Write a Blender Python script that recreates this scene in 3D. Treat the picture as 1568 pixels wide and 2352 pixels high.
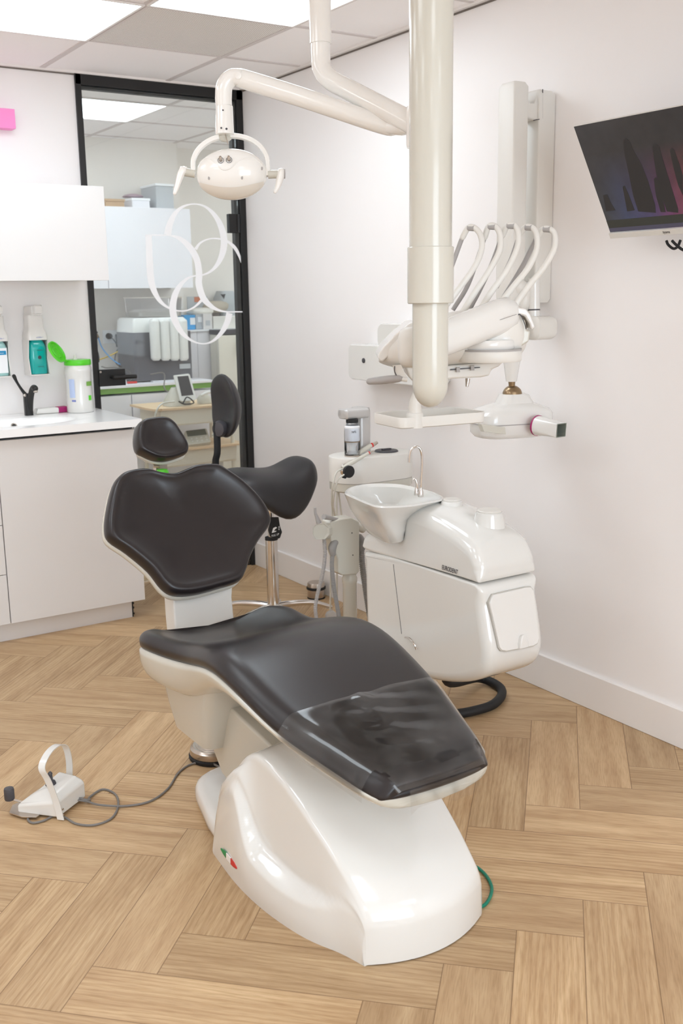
import bpy, bmesh, math, random
from mathutils import Vector, Matrix, Quaternion
random.seed(7)
for o in list(bpy.data.objects): bpy.data.objects.remove(o)
scn = bpy.context.scene
COL = scn.collection
PI = math.pi

# ------------------------------------------------------------------ camera
CAM = Vector((0.0, 0.0, 1.433))
YAW, PITCH, ROLL, FPX = 0.57592846, 0.20824063, -0.01490251, 2365.977
FW = Vector((math.sin(YAW)*math.cos(PITCH), math.cos(YAW)*math.cos(PITCH), -math.sin(PITCH)))
_r = Vector((math.cos(YAW), -math.sin(YAW), 0)); _u = _r.cross(FW)
RT = _r*math.cos(ROLL) + _u*math.sin(ROLL); UP = RT.cross(FW)
cd = bpy.data.cameras.new('camera'); cam = bpy.data.objects.new('camera', cd); COL.objects.link(cam)
cam.matrix_world = Matrix(((RT.x, UP.x, -FW.x, CAM.x), (RT.y, UP.y, -FW.y, CAM.y), (RT.z, UP.z, -FW.z, CAM.z), (0, 0, 0, 1)))
cd.sensor_fit = 'VERTICAL'; cd.sensor_height = 36.0; cd.sensor_width = 24.0
cd.lens = FPX/2352*36.0
cd.clip_start = 0.05; cd.clip_end = 100
cd.dof.use_dof = True; cd.dof.focus_distance = 3.0; cd.dof.aperture_fstop = 5.6
scn.camera = cam

# ------------------------------------------------------------------ light and exposure
scn.view_settings.view_transform = 'Standard'
try: scn.view_settings.look = 'None'
except Exception: pass
scn.view_settings.gamma = 1.0
scn.view_settings.use_curve_mapping = False
scn.view_settings.exposure = 0.08
scn.cycles.max_bounces = 14; scn.cycles.diffuse_bounces = 9; scn.cycles.transparent_max_bounces = 16
PANEL_POWER = 6.8          # emission strength of the ceiling panels
WINDOW_POWER = 80.0        # daylight through the windows behind the camera
w = bpy.data.worlds.new('world'); scn.world = w; w.use_nodes = True
w.node_tree.nodes['Background'].inputs[0].default_value = (0.75, 0.85, 1.0, 1)
w.node_tree.nodes['Background'].inputs[1].default_value = 1.0

def area(name, loc, rot, sx, sy, power, color):
    l = bpy.data.lights.new(name, 'AREA'); l.shape = 'RECTANGLE'; l.size = sx; l.size_y = sy
    l.energy = power; l.color = color
    o = bpy.data.objects.new(name, l); o.location = loc; o.rotation_euler = rot; COL.objects.link(o); return o
area('window_daylight', (0.6, -2.55, 1.45), (PI/2, 0, 0), 2.4, 1.6, WINDOW_POWER, (0.77, 0.895, 1.0))

ZC = 2.438      # ceiling height
XR = 2.573      # right wall
YB = 4.82       # back wall

# ------------------------------------------------------------------ rays through the photograph
def ray(px, py): return FW*FPX + RT*(px-784) - UP*(py-1176)
def VX(px, py, x): d = ray(px, py); return CAM + d*(x/d.x)
def VY(px, py, y): d = ray(px, py); return CAM + d*(y/d.y)
def VZ(px, py, z): d = ray(px, py); return CAM + d*((z-CAM.z)/d.z)
HF = Vector((math.sin(YAW), math.cos(YAW), 0))
HR = Vector((math.cos(YAW), -math.sin(YAW), 0))
def VD(px, py, dd): d = ray(px, py); return CAM + d*(dd/d.dot(HF))
def VP(px, py, P0, n): d = ray(px, py); return CAM + d*((P0-CAM).dot(n)/d.dot(n))

# ------------------------------------------------------------------ materials
def lin(c):
    return tuple(((v/12.92) if v <= 0.04045 else ((v+0.055)/1.055)**2.4) for v in c)
def S(r, g, b): return lin((r/255, g/255, b/255)) + (1,)
MATS = {}
def mat(name, color, rough=0.5, metal=0.0, coat=0.0, spec=0.5, noise=0.0, nscale=20, bump=0.0, bscale=200, emis=None, es=0.0, trans=0.0, ior=1.45, alpha=1.0, sss=0.0):
    if name in MATS: return MATS[name]
    m = bpy.data.materials.new(name); m.use_nodes = True; nt = m.node_tree; b = nt.nodes['Principled BSDF']
    b.inputs['Base Color'].default_value = color; b.inputs['Roughness'].default_value = rough
    b.inputs['Metallic'].default_value = metal; b.inputs['Specular IOR Level'].default_value = spec
    b.inputs['Coat Weight'].default_value = coat; b.inputs['Coat Roughness'].default_value = 0.08
    b.inputs['Transmission Weight'].default_value = trans; b.inputs['IOR'].default_value = ior
    b.inputs['Alpha'].default_value = alpha
    tc = nt.nodes.new('ShaderNodeTexCoord')
    if noise > 0:
        n = nt.nodes.new('ShaderNodeTexNoise'); n.inputs['Scale'].default_value = nscale; n.inputs['Detail'].default_value = 4
        nt.links.new(tc.outputs['Object'], n.inputs['Vector'])
        mx = nt.nodes.new('ShaderNodeMix'); mx.data_type = 'RGBA'
        mx.inputs[6].default_value = color
        mx.inputs[7].default_value = tuple(c*(1-noise) for c in color[:3]) + (1,)
        nt.links.new(n.outputs['Fac'], mx.inputs[0]); nt.links.new(mx.outputs[2], b.inputs['Base Color'])
    if bump > 0:
        n2 = nt.nodes.new('ShaderNodeTexNoise'); n2.inputs['Scale'].default_value = bscale; n2.inputs['Detail'].default_value = 3
        nt.links.new(tc.outputs['Object'], n2.inputs['Vector'])
        bp = nt.nodes.new('ShaderNodeBump'); bp.inputs['Strength'].default_value = bump; bp.inputs['Distance'].default_value = 0.002
        nt.links.new(n2.outputs['Fac'], bp.inputs['Height']); nt.links.new(bp.outputs['Normal'], b.inputs['Normal'])
    if emis:
        b.inputs['Emission Color'].default_value = emis; b.inputs['Emission Strength'].default_value = es
    MATS[name] = m; return m

M_wall = mat('wall_paint', S(243, 240, 239), 0.75, noise=0.015, nscale=3, bump=0.05, bscale=300)
M_ceil = mat('ceiling_tile_paint', S(252, 249, 249), 0.85, noise=0.03, nscale=150)
M_grid = mat('ceiling_grid_white', S(215, 208, 206), 0.6)
M_trim = mat('white_trim_paint', S(238, 234, 231), 0.35)
M_white = mat('white_gloss_plastic', S(226, 224, 220), 0.22, coat=0.5, noise=0.01)
M_lamp = mat('lamp_white', S(242, 240, 236), 0.2, coat=0.5)
M_white2 = mat('white_satin_plastic', S(222, 219, 213), 0.38, noise=0.01)
M_cool = mat('white_gelcoat', S(224, 223, 219), 0.12, coat=0.8, noise=0.01, nscale=3)
M_ivory = mat('ivory_enamel', S(204, 201, 190), 0.25, coat=0.4, noise=0.01)
M_cab = mat('cabinet_laminate', S(226, 224, 223), 0.45, noise=0.01)
M_shadowline = mat('painted_shadow_line', S(120, 112, 106), 0.7)
M_top = mat('basin_mineral_white', S(250, 250, 250), 0.3, coat=0.5)
M_black = mat('black_powder_coat', S(32, 31, 31), 0.42, noise=0.1)
M_rubber = mat('black_rubber', S(28, 28, 30), 0.6, noise=0.1)
M_seat = mat('black_leatherette', S(37, 32, 33), 0.31, noise=0.12, nscale=6, bump=0.05, bscale=500, spec=0.55)
M_stool = mat('black_saddle_leather', S(44, 42, 44), 0.42, noise=0.1, nscale=8, bump=0.15, bscale=450)
M_chrome = mat('chrome', S(218, 214, 210), 0.08, metal=1.0)
M_steel = mat('brushed_steel', S(200, 190, 180), 0.28, metal=1.0, noise=0.1, nscale=60)
M_brass = mat('bronze_joint', S(150, 128, 100), 0.3, metal=0.9)
M_grey = mat('grey_silicone', S(168, 164, 162), 0.5, noise=0.04)
M_greyd = mat('grey_hose', S(150, 148, 146), 0.5, noise=0.05)
M_dgrey = mat('dark_grey_plastic', S(72, 70, 74), 0.45)
M_cable = mat('grey_cable', S(120, 116, 112), 0.5)
M_silver = mat('silver_plastic', S(196, 194, 192), 0.35, metal=0.3)
M_green = mat('lime_green_plastic', S(88, 208, 40), 0.35, coat=0.2)
M_green2 = mat('green_edge_band', S(122, 172, 78), 0.5)
M_teal = mat('teal_liquid', S(10, 172, 170), 0.15, coat=0.5)
M_paleteal = mat('pale_teal_liquid', S(160, 205, 202), 0.15, coat=0.5, noise=0.05)
M_magenta = mat('magenta_plastic', S(160, 30, 100), 0.4)
M_pink = mat('pink_plastic', S(245, 140, 200), 0.45)
M_label = mat('label_paper', S(240, 242, 245), 0.6)
M_blue = mat('label_blue', S(30, 140, 190), 0.6)
M_text = mat('dark_print', S(70, 66, 70), 0.6)
M_textblue = mat('blue_print', S(120, 130, 190), 0.6)
M_ply = mat('birch_ply', S(228, 200, 165), 0.5, noise=0.08, nscale=12)
M_hosegreen = mat('green_tube', S(0, 120, 95), 0.35)
M_yellow = mat('yellow_cable', S(225, 190, 80), 0.5)
M_bluec = mat('blue_cable', S(100, 160, 215), 0.5)
M_red = mat('red_plastic', S(205, 50, 45), 0.45)
M_itgreen = mat('flag_green', S(20, 140, 80), 0.4)
M_card = mat('cardboard', S(190, 160, 130), 0.8, noise=0.08, nscale=15)
M_machine = mat('dark_machine_case', S(98, 97, 102), 0.5, noise=0.03)
M_filter = mat('translucent_white_filter', S(225, 226, 224), 0.35, coat=0.3)
M_greybox = mat('pale_grey_box', S(188, 192, 196), 0.6)
M_screen = mat('dark_screen_glass', S(62, 60, 62), 0.2)
M_lcd = mat('lcd_green_grey', S(95, 100, 90), 0.3)
M_cart = mat('cream_cart_metal', S(228, 224, 212), 0.45)
M_orange = mat('orange_print', S(205, 130, 100), 0.6)
M_bag = mat('clear_bag', S(225, 222, 215), 0.3)
M_frost = mat('frosted_film', S(252, 252, 254), 0.7)
M_panel = mat('light_diffuser', (1, 1, 1, 1), 0.5, emis=(0.825, 0.925, 1.0, 1), es=PANEL_POWER)
M_cab2 = mat('grey_white_laminate', S(232, 231, 236), 0.5)
M_wall2 = mat('back_room_paint', S(236, 231, 225), 0.8, noise=0.02, nscale=2)

def glass_mat(name, tint, tr, rough=0.02, fres=1.45):
    m = bpy.data.materials.new(name); m.use_nodes = True; nt = m.node_tree; nt.nodes.clear()
    out = nt.nodes.new('ShaderNodeOutputMaterial'); mx = nt.nodes.new('ShaderNodeMixShader')
    t = nt.nodes.new('ShaderNodeBsdfTransparent'); t.inputs[0].default_value = tint
    g = nt.nodes.new('ShaderNodeBsdfGlossy'); g.inputs['Roughness'].default_value = rough; g.inputs[0].default_value = (1, 1, 1, 1)
    f = nt.nodes.new('ShaderNodeFresnel'); f.inputs[0].default_value = fres
    nt.links.new(f.outputs[0], mx.inputs[0]); nt.links.new(t.outputs[0], mx.inputs[1]); nt.links.new(g.outputs[0], mx.inputs[2])
    nt.links.new(mx.outputs[0], out.inputs[0]); return m
M_glass = glass_mat('door_glass', (0.93, 0.95, 0.94, 1), 1)
M_clear = glass_mat('clear_plastic', (0.93, 0.94, 0.96, 1), 1)

def film_mat():
    m = bpy.data.materials.new('clear_film_cover'); m.use_nodes = True; nt = m.node_tree; nt.nodes.clear()
    N = nt.nodes.new; L = nt.links.new
    out = N('ShaderNodeOutputMaterial'); mx = N('ShaderNodeMixShader'); mx2 = N('ShaderNodeMixShader')
    t = N('ShaderNodeBsdfTransparent'); t.inputs[0].default_value = (0.96, 0.96, 0.96, 1)
    d = N('ShaderNodeBsdfDiffuse'); d.inputs[0].default_value = (0.6, 0.58, 0.57, 1)
    g = N('ShaderNodeBsdfGlossy'); g.inputs['Roughness'].default_value = 0.08
    tc = N('ShaderNodeTexCoord'); no = N('ShaderNodeTexNoise'); no.inputs['Scale'].default_value = 9; no.inputs['Detail'].default_value = 5
    L(tc.outputs['Object'], no.inputs['Vector'])
    cr = N('ShaderNodeValToRGB'); cr.color_ramp.elements[0].position = 0.40; cr.color_ramp.elements[0].color = (0.02, 0.02, 0.02, 1)
    cr.color_ramp.elements[1].position = 0.68; cr.color_ramp.elements[1].color = (0.09, 0.09, 0.09, 1)
    L(no.outputs['Fac'], cr.inputs[0])
    n2 = N('ShaderNodeTexNoise'); n2.inputs['Scale'].default_value = 5; n2.inputs['Detail'].default_value = 2; L(tc.outputs['Object'], n2.inputs['Vector'])
    bp = N('ShaderNodeBump'); bp.inputs['Strength'].default_value = 0.35; bp.inputs['Distance'].default_value = 0.02
    L(n2.outputs['Fac'], bp.inputs['Height']); L(bp.outputs['Normal'], g.inputs['Normal'])
    f = N('ShaderNodeFresnel'); f.inputs[0].default_value = 1.5; L(bp.outputs['Normal'], f.inputs['Normal'])
    L(cr.outputs[0], mx.inputs[0]); L(t.outputs[0], mx.inputs[1]); L(d.outputs[0], mx.inputs[2])
    L(f.outputs[0], mx2.inputs[0]); L(mx.outputs[0], mx2.inputs[1]); L(g.outputs[0], mx2.inputs[2]); L(mx2.outputs[0], out.inputs[0])
    return m
M_film = film_mat()

def wood_mat():
    m = bpy.data.materials.new('oak_herringbone'); m.use_nodes = True; nt = m.node_tree; b = nt.nodes['Principled BSDF']
    N = nt.nodes.new; L = nt.links.new
    uv = N('ShaderNodeUVMap'); uv.uv_map = 'grain'
    at = N('ShaderNodeAttribute'); at.attribute_name = 'plank'; at.attribute_type = 'GEOMETRY'
    # long figure
    mp = N('ShaderNodeMapping'); mp.inputs['Scale'].default_value = (1.6, 14, 1); L(uv.outputs[0], mp.inputs[0])
    n1 = N('ShaderNodeTexNoise'); n1.inputs['Scale'].default_value = 1.6; n1.inputs['Detail'].default_value = 6; n1.inputs['Distortion'].default_value = 0.6; L(mp.outputs[0], n1.inputs['Vector'])
    mp2 = N('ShaderNodeMapping'); mp2.inputs['Scale'].default_value = (14, 260, 1); L(uv.outputs[0], mp2.inputs[0])
    n2 = N('ShaderNodeTexNoise'); n2.inputs['Scale'].default_value = 1.3; n2.inputs['Detail'].default_value = 5; L(mp2.outputs[0], n2.inputs['Vector'])
    # cathedral figure
    mp3 = N('ShaderNodeMapping'); mp3.inputs['Scale'].default_value = (1.2, 9, 1); L(uv.outputs[0], mp3.inputs[0])
    wv = N('ShaderNodeTexWave'); wv.bands_direction = 'Y'; wv.inputs['Scale'].default_value = 2.3; wv.inputs['Distortion'].default_value = 9; wv.inputs['Detail'].default_value = 3; wv.inputs['Detail Scale'].default_value = 0.7
    L(mp3.outputs[0], wv.inputs['Vector'])
    cr = N('ShaderNodeValToRGB'); e = cr.color_ramp.elements
    e[0].position = 0.28; e[0].color = S(172, 144, 114); e[1].position = 0.75; e[1].color = S(205, 180, 148)
    L(n1.outputs['Fac'], cr.inputs[0])
    mxa = N('ShaderNodeMix'); mxa.data_type = 'RGBA'; mxa.blend_type = 'MULTIPLY'; mxa.inputs[0].default_value = 0.45
    cr2 = N('ShaderNodeValToRGB'); e = cr2.color_ramp.elements; e[0].position = 0.36; e[0].color = (0.66, 0.60, 0.53, 1); e[1].position = 0.55; e[1].color = (1, 1, 1, 1)
    L(n2.outputs['Fac'], cr2.inputs[0]); L(cr.outputs[0], mxa.inputs[6]); L(cr2.outputs[0], mxa.inputs[7])
    mxb = N('ShaderNodeMix'); mxb.data_type = 'RGBA'; mxb.blend_type = 'MULTIPLY'
    cr3 = N('ShaderNodeValToRGB'); e = cr3.color_ramp.elements; e[0].position = 0.0; e[0].color = (0.80, 0.75, 0.68, 1); e[1].position = 0.6; e[1].color = (1, 1, 1, 1)
    L(wv.outputs['Fac'], cr3.inputs[0]); L(mxa.outputs[2], mxb.inputs[6]); L(cr3.outputs[0], mxb.inputs[7])
    sep = N('ShaderNodeSeparateColor'); L(at.outputs['Color'], sep.inputs[0])
    mm = N('ShaderNodeMath'); mm.operation = 'MULTIPLY'; mm.inputs[1].default_value = 0.6; L(sep.outputs[1], mm.inputs[0]); L(mm.outputs[0], mxb.inputs[0])
    # each plank a little lighter or darker
    hs = N('ShaderNodeHueSaturation'); hs.inputs['Saturation'].default_value = 1.12
    mr = N('ShaderNodeMapRange'); mr.inputs['To Min'].default_value = 0.90; mr.inputs['To Max'].default_value = 1.13
    L(sep.outputs[0], mr.inputs[0]); L(mr.outputs[0], hs.inputs['Value']); L(mxb.outputs[2], hs.inputs['Color'])
    # seam lines
    uv2 = N('ShaderNodeUVMap'); uv2.uv_map = 'edge'; sx = N('ShaderNodeSeparateXYZ'); L(uv2.outputs[0], sx.inputs[0])
    def edge(sock, width, length):
        a = N('ShaderNodeMath'); a.operation = 'SUBTRACT'; a.inputs[0].default_value = length; L(sock, a.inputs[1])
        mn = N('ShaderNodeMath'); mn.operation = 'MINIMUM'; L(sock, mn.inputs[0]); L(a.outputs[0], mn.inputs[1])
        lt = N('ShaderNodeMath'); lt.operation = 'LESS_THAN'; lt.inputs[1].default_value = width; L(mn.outputs[0], lt.inputs[0]); return lt
    e1 = edge(sx.outputs[0], 0.0011, 0.604); e2 = edge(sx.outputs[1], 0.0011, 0.151)
    mxm = N('ShaderNodeMath'); mxm.operation = 'MAXIMUM'; L(e1.outputs[0], mxm.inputs[0]); L(e2.outputs[0], mxm.inputs[1])
    ms = N('ShaderNodeMath'); ms.operation = 'MULTIPLY'; ms.inputs[1].default_value = 0.75; L(mxm.outputs[0], ms.inputs[0])
    mxc = N('ShaderNodeMix'); mxc.data_type = 'RGBA'; L(ms.outputs[0], mxc.inputs[0]); L(hs.outputs[0], mxc.inputs[6]); mxc.inputs[7].default_value = S(110, 80, 52)
    L(mxc.outputs[2], b.inputs['Base Color'])
    b.inputs['Roughness'].default_value = 0.42; b.inputs['Specular IOR Level'].default_value = 0.35
    bp = N('ShaderNodeBump'); bp.inputs['Strength'].default_value = 0.12; bp.inputs['Distance'].default_value = 0.001
    L(n2.outputs['Fac'], bp.inputs['Height']); L(bp.outputs['Normal'], b.inputs['Normal'])
    return m
M_floor = wood_mat()

def vent_mat():
    m = bpy.data.materials.new('perforated_vent_sheet'); m.use_nodes = True; nt = m.node_tree; b = nt.nodes['Principled BSDF']
    N = nt.nodes.new; L = nt.links.new
    tc = N('ShaderNodeTexCoord'); mp = N('ShaderNodeMapping'); mp.inputs['Rotation'].default_value = (0, 0, PI/4); mp.inputs['Scale'].default_value = (125, 125, 125); L(tc.outputs['Object'], mp.inputs[0])
    sx = N('ShaderNodeSeparateXYZ'); L(mp.outputs[0], sx.inputs[0])
    def fr(s):
        f = N('ShaderNodeMath'); f.operation = 'FRACT'; L(s, f.inputs[0])
        a = N('ShaderNodeMath'); a.operation = 'SUBTRACT'; a.inputs[1].default_value = 0.5; L(f.outputs[0], a.inputs[0])
        q = N('ShaderNodeMath'); q.operation = 'MULTIPLY'; L(a.outputs[0], q.inputs[0]); L(a.outputs[0], q.inputs[1]); return q
    q1, q2 = fr(sx.outputs[0]), fr(sx.outputs[1])
    s = N('ShaderNodeMath'); s.operation = 'ADD'; L(q1.outputs[0], s.inputs[0]); L(q2.outputs[0], s.inputs[1])
    lt = N('ShaderNodeMath'); lt.operation = 'LESS_THAN'; lt.inputs[1].default_value = 0.10; L(s.outputs[0], lt.inputs[0])
    mx = N('ShaderNodeMix'); mx.data_type = 'RGBA'; L(lt.outputs[0], mx.inputs[0]); mx.inputs[6].default_value = S(240, 236, 232); mx.inputs[7].default_value = S(165, 160, 155)
    L(mx.outputs[2], b.inputs['Base Color']); b.inputs['Roughness'].default_value = 0.6
    return m
M_vent = vent_mat()

# ------------------------------------------------------------------ mesh helpers
def origin_of(o):
    v = Vector((0, 0, 0))
    while o is not None: v = v + Vector(o.location); o = o.parent
    return v
def add(name, vf, m, parent=None, smooth=True, bevel=0, bseg=3, sub=0, auto=None, solid=0):
    V, F = vf
    off = origin_of(parent) if parent else Vector((0, 0, 0))
    me = bpy.data.meshes.new(name); me.from_pydata([tuple(Vector(v)-off) for v in V], [], F)
    bm = bmesh.new(); bm.from_mesh(me); bmesh.ops.remove_doubles(bm, verts=bm.verts, dist=1e-6)
    bmesh.ops.recalc_face_normals(bm, faces=bm.faces)
    bm.to_mesh(me); bm.free()
    me.materials.append(m)
    o = bpy.data.objects.new(name, me); COL.objects.link(o)
    if parent: o.parent = parent
    if smooth:
        me.polygons.foreach_set('use_smooth', [True]*len(me.polygons))
        if not bevel and not sub and auto is not False:
            ang = math.radians(auto or 40)
            bm = bmesh.new(); bm.from_mesh(me)
            for e in bm.edges:
                if len(e.link_faces) == 2 and e.calc_face_angle(0) > ang: e.smooth = False
            bm.to_mesh(me); bm.free()
    if solid:
        md = o.modifiers.new('solid', 'SOLIDIFY'); md.thickness = solid; md.offset = 0
    if bevel:
        md = o.modifiers.new('bevel', 'BEVEL'); md.width = bevel; md.segments = bseg; md.limit_method = 'ANGLE'; md.angle_limit = math.radians(35)
        md.harden_normals = True
    if sub:
        md = o.modifiers.new('sub', 'SUBSURF'); md.levels = sub; md.render_levels = sub
    return o
def thing(name, label, cat, loc, group=None):
    o = bpy.data.objects.new(name, None); o.location = loc; o.empty_display_size = 0.05; COL.objects.link(o)
    o['label'] = label; o['category'] = cat
    if group: o['group'] = group
    return o
def tag(o, label, cat, group=None):
    o['label'] = label; o['category'] = cat
    if group: o['group'] = group
    return o
def struct(o): o['kind'] = 'structure'; return o
def join(*vfs):
    V, F = [], []
    for v, f in vfs:
        n = len(V); V += list(v); F += [tuple(i+n for i in q) for q in f]
    return V, F
def xf(vf, M): return [M @ Vector(v) for v in vf[0]], vf[1]
def box(x0, x1, y0, y1, z0, z1):
    V = [(x, y, z) for x in (x0, x1) for y in (y0, y1) for z in (z0, z1)]
    F = [(0, 1, 3, 2), (4, 6, 7, 5), (0, 4, 5, 1), (2, 3, 7, 6), (0, 2, 6, 4), (1, 5, 7, 3)]
    return [Vector(v) for v in V], F
def obox(c, ax, ay, az, hx, hy, hz):
    V = [c+ax*sx*hx+ay*sy*hy+az*sz*hz for sx in (-1, 1) for sy in (-1, 1) for sz in (-1, 1)]
    return V, box(0, 1, 0, 1, 0, 1)[1]
def loft(rings, cap=True, closed=True):
    n = len(rings[0]); V = [Vector(v) for r in rings for v in r]; F = []
    for i in range(len(rings)-1):
        for j in range(n if closed else n-1):
            k = (j+1) % n
            F.append((i*n+j, i*n+k, (i+1)*n+k, (i+1)*n+j))
    if cap:
        F.append(tuple(range(n))[::-1]); F.append(tuple(range((len(rings)-1)*n, len(rings)*n)))
    return V, F
def rrect(c, ax, ay, w, h, r, k=4):
    """rounded rectangle ring, width w along ax, height h along ay"""
    r = min(r, w/2-1e-4, h/2-1e-4); P = []
    for sx, sy, a0 in ((1, 1, 0), (-1, 1, PI/2), (-1, -1, PI), (1, -1, 1.5*PI)):
        for i in range(k+1):
            a = a0+PI/2*i/k
            P.append(c+ax*(sx*(w/2-r)+r*math.cos(a))+ay*(sy*(h/2-r)+r*math.sin(a)))
    return P
def circ(c, ax, ay, r, n=24, r2=None):
    return [c+ax*r*math.cos(2*PI*i/n)+ay*(r2 or r)*math.sin(2*PI*i/n) for i in range(n)]
X_, Y_, Z_ = Vector((1, 0, 0)), Vector((0, 1, 0)), Vector((0, 0, 1))
def basis(d):
    d = d.normalized(); a = Z_ if abs(d.z) < 0.95 else X_
    u = d.cross(a).normalized(); return u, d.cross(u).normalized()
def lathe(prof, c, axis=Z_, n=32, closed=False):
    u, v = basis(axis); axis = axis.normalized()
    rings = [circ(c+axis*z, u, v, max(r, 1e-4), n) for r, z in prof]
    return loft(rings, cap=not closed)
def catmull(P, n=8):
    P = [Vector(p) for p in P]; Q = [P[0]*2-P[1]]+P+[P[-1]*2-P[-2]]; out = []
    for i in range(1, len(Q)-2):
        a, b, c, d = Q[i-1:i+3]
        for k in range(n):
            t = k/n
            out.append(0.5*((2*b)+(c-a)*t+(2*a-5*b+4*c-d)*t*t+(3*b-a-3*c+d)*t*t*t))
    out.append(P[-1]); return out
def tube(P, r, seg=12, smooth=6, cap=True, flat=1.0, rounded=False):
    if smooth: 
        n0 = len(P)
        if isinstance(r, (list, tuple)):
            rr = catmull([Vector((x, 0, 0)) for x in r], smooth); r = [max(q.x, 1e-4) for q in rr]
        P = catmull(P, smooth)
    P = [Vector(p) for p in P]
    if not isinstance(r, (list, tuple)): r = [r]*len(P)
    rings = []; u = None
    for i, p in enumerate(P):
        d = (P[min(i+1, len(P)-1)]-P[max(i-1, 0)]).normalized()
        if u is None: u, _ = basis(d)
        u = (u-d*u.dot(d)).normalized(); v = d.cross(u)
        rings.append([p+u*r[i]*math.cos(2*PI*k/seg)+v*r[i]*flat*math.sin(2*PI*k/seg) for k in range(seg)])
    if rounded:
        def capr(p, d, rr, ring):
            out = []
            for k in (1, 2, 3):
                a = PI/2*k/3.2
                out.append([p+(q-p)*math.cos(a)+d*rr*math.sin(a) for q in ring])
            return out
        d1 = (P[-1]-P[-2]).normalized(); d0 = (P[0]-P[1]).normalized()
        rings = capr(P[0], d0, r[0], rings[0])[::-1]+rings+capr(P[-1], d1, r[-1], rings[-1])
    return loft(rings, cap=cap)
def corrugated(P, r, pitch, seg=12):
    Q = catmull(P, 30); L = [0]
    for i in range(1, len(Q)): L.append(L[-1]+(Q[i]-Q[i-1]).length)
    n = int(L[-1]/pitch*4); pts = []; rad = []
    j = 0
    for i in range(n+1):
        s = L[-1]*i/n
        while j < len(L)-2 and L[j+1] < s: j += 1
        t = (s-L[j])/max(L[j+1]-L[j], 1e-9); pts.append(Q[j].lerp(Q[j+1], t)); rad.append(r*(1.0 if i % 4 < 2 else 0.86))
    return tube(pts, rad, seg, smooth=0)
def ribbon(P, W, n):
    """flat strap along P, width vectors W, thickness n"""
    P = [Vector(p) for p in P]; rings = []
    for i, p in enumerate(P):
        d = (P[min(i+1, len(P)-1)]-P[max(i-1, 0)]).normalized(); w_ = W[i] if isinstance(W, list) else W
        nn = d.cross(w_).normalized()*n
        rings.append([p-w_/2-nn/2, p+w_/2-nn/2, p+w_/2+nn/2, p-w_/2+nn/2])
    return loft(rings)
def prism(P, ext):
    P = [Vector(p) for p in P]; n = len(P)
    return [p for p in P]+[p+ext for p in P], [tuple(range(n))[::-1], tuple(range(n, 2*n))]+[(i, (i+1) % n, n+(i+1) % n, n+i) for i in range(n)]
def smooth_poly(P, n=5):
    P = [Vector(p) for p in P]; m = len(P); out = []
    for i in range(m):
        a, b, c, d = P[i-1], P[i], P[(i+1) % m], P[(i+2) % m]
        for k in range(n):
            t = k/n; out.append(0.5*((2*b)+(c-a)*t+(2*a-5*b+4*c-d)*t*t+(3*b-a-3*c+d)*t*t*t))
    return out
def grid(nu, nv, fn):
    V = [fn(i/nu, j/nv) for j in range(nv+1) for i in range(nu+1)]
    F = [(j*(nu+1)+i, j*(nu+1)+i+1, (j+1)*(nu+1)+i+1, (j+1)*(nu+1)+i) for j in range(nv) for i in range(nu)]
    return V, F
def pw(x, T):
    """smooth interpolation of a table [(x, y), ...]"""
    T = sorted(T)
    if x <= T[0][0]: return T[0][1]
    if x >= T[-1][0]: return T[-1][1]
    for i in range(len(T)-1):
        if T[i][0] <= x <= T[i+1][0]:
            x0, y0 = T[i]; x1, y1 = T[i+1]; t = (x-x0)/(x1-x0)
            m0 = (y1-(T[i-1][1] if i else y0))/((x1-(T[i-1][0] if i else x0))) * (x1-x0)
            m1 = ((T[i+2][1] if i+2 < len(T) else y1)-y0)/((T[i+2][0] if i+2 < len(T) else x1)-x0) * (x1-x0)
            return (2*t**3-3*t*t+1)*y0+(t**3-2*t*t+t)*m0+(-2*t**3+3*t*t)*y1+(t**3-t*t)*m1
def text_vf(s, c, ax, ay, size, depth=0.0006, align='CENTER', squeeze=1.0):
    cu = bpy.data.curves.new('t', 'FONT'); cu.body = s; cu.size = 1.0; cu.align_x = align; cu.extrude = 0.5; cu.resolution_u = 3
    ob = bpy.data.objects.new('t', cu); COL.objects.link(ob)
    bpy.context.view_layer.update()
    me = bpy.data.meshes.new_from_object(ob.evaluated_get(bpy.context.evaluated_depsgraph_get()))
    n = ax.cross(ay)
    V = [c+ax*v.co.x*size*squeeze+ay*v.co.y*size+n*(v.co.z+0.5)*depth for v in me.vertices]; F = [tuple(p.vertices) for p in me.polygons]
    bpy.data.objects.remove(ob); bpy.data.curves.remove(cu); bpy.data.meshes.remove(me)
    return V, F
def pillow(outline, n, prof, cdip=0.0):
    """cushion over a planar outline; prof = [(scale, height along n), ...] from rim to middle"""
    c = sum(outline, Vector((0, 0, 0)))/len(outline); rings = []
    for s, h in prof: rings.append([c+(p-c)*s+n*h for p in outline])
    return loft(rings)
def copy_tree(o, parent=None, delta=None):
    c = o.copy(); COL.objects.link(c); c.parent = parent
    if delta is not None: c.location = Vector(o.location)+delta
    for ch in list(o.children): copy_tree(ch, c)
    return c

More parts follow.
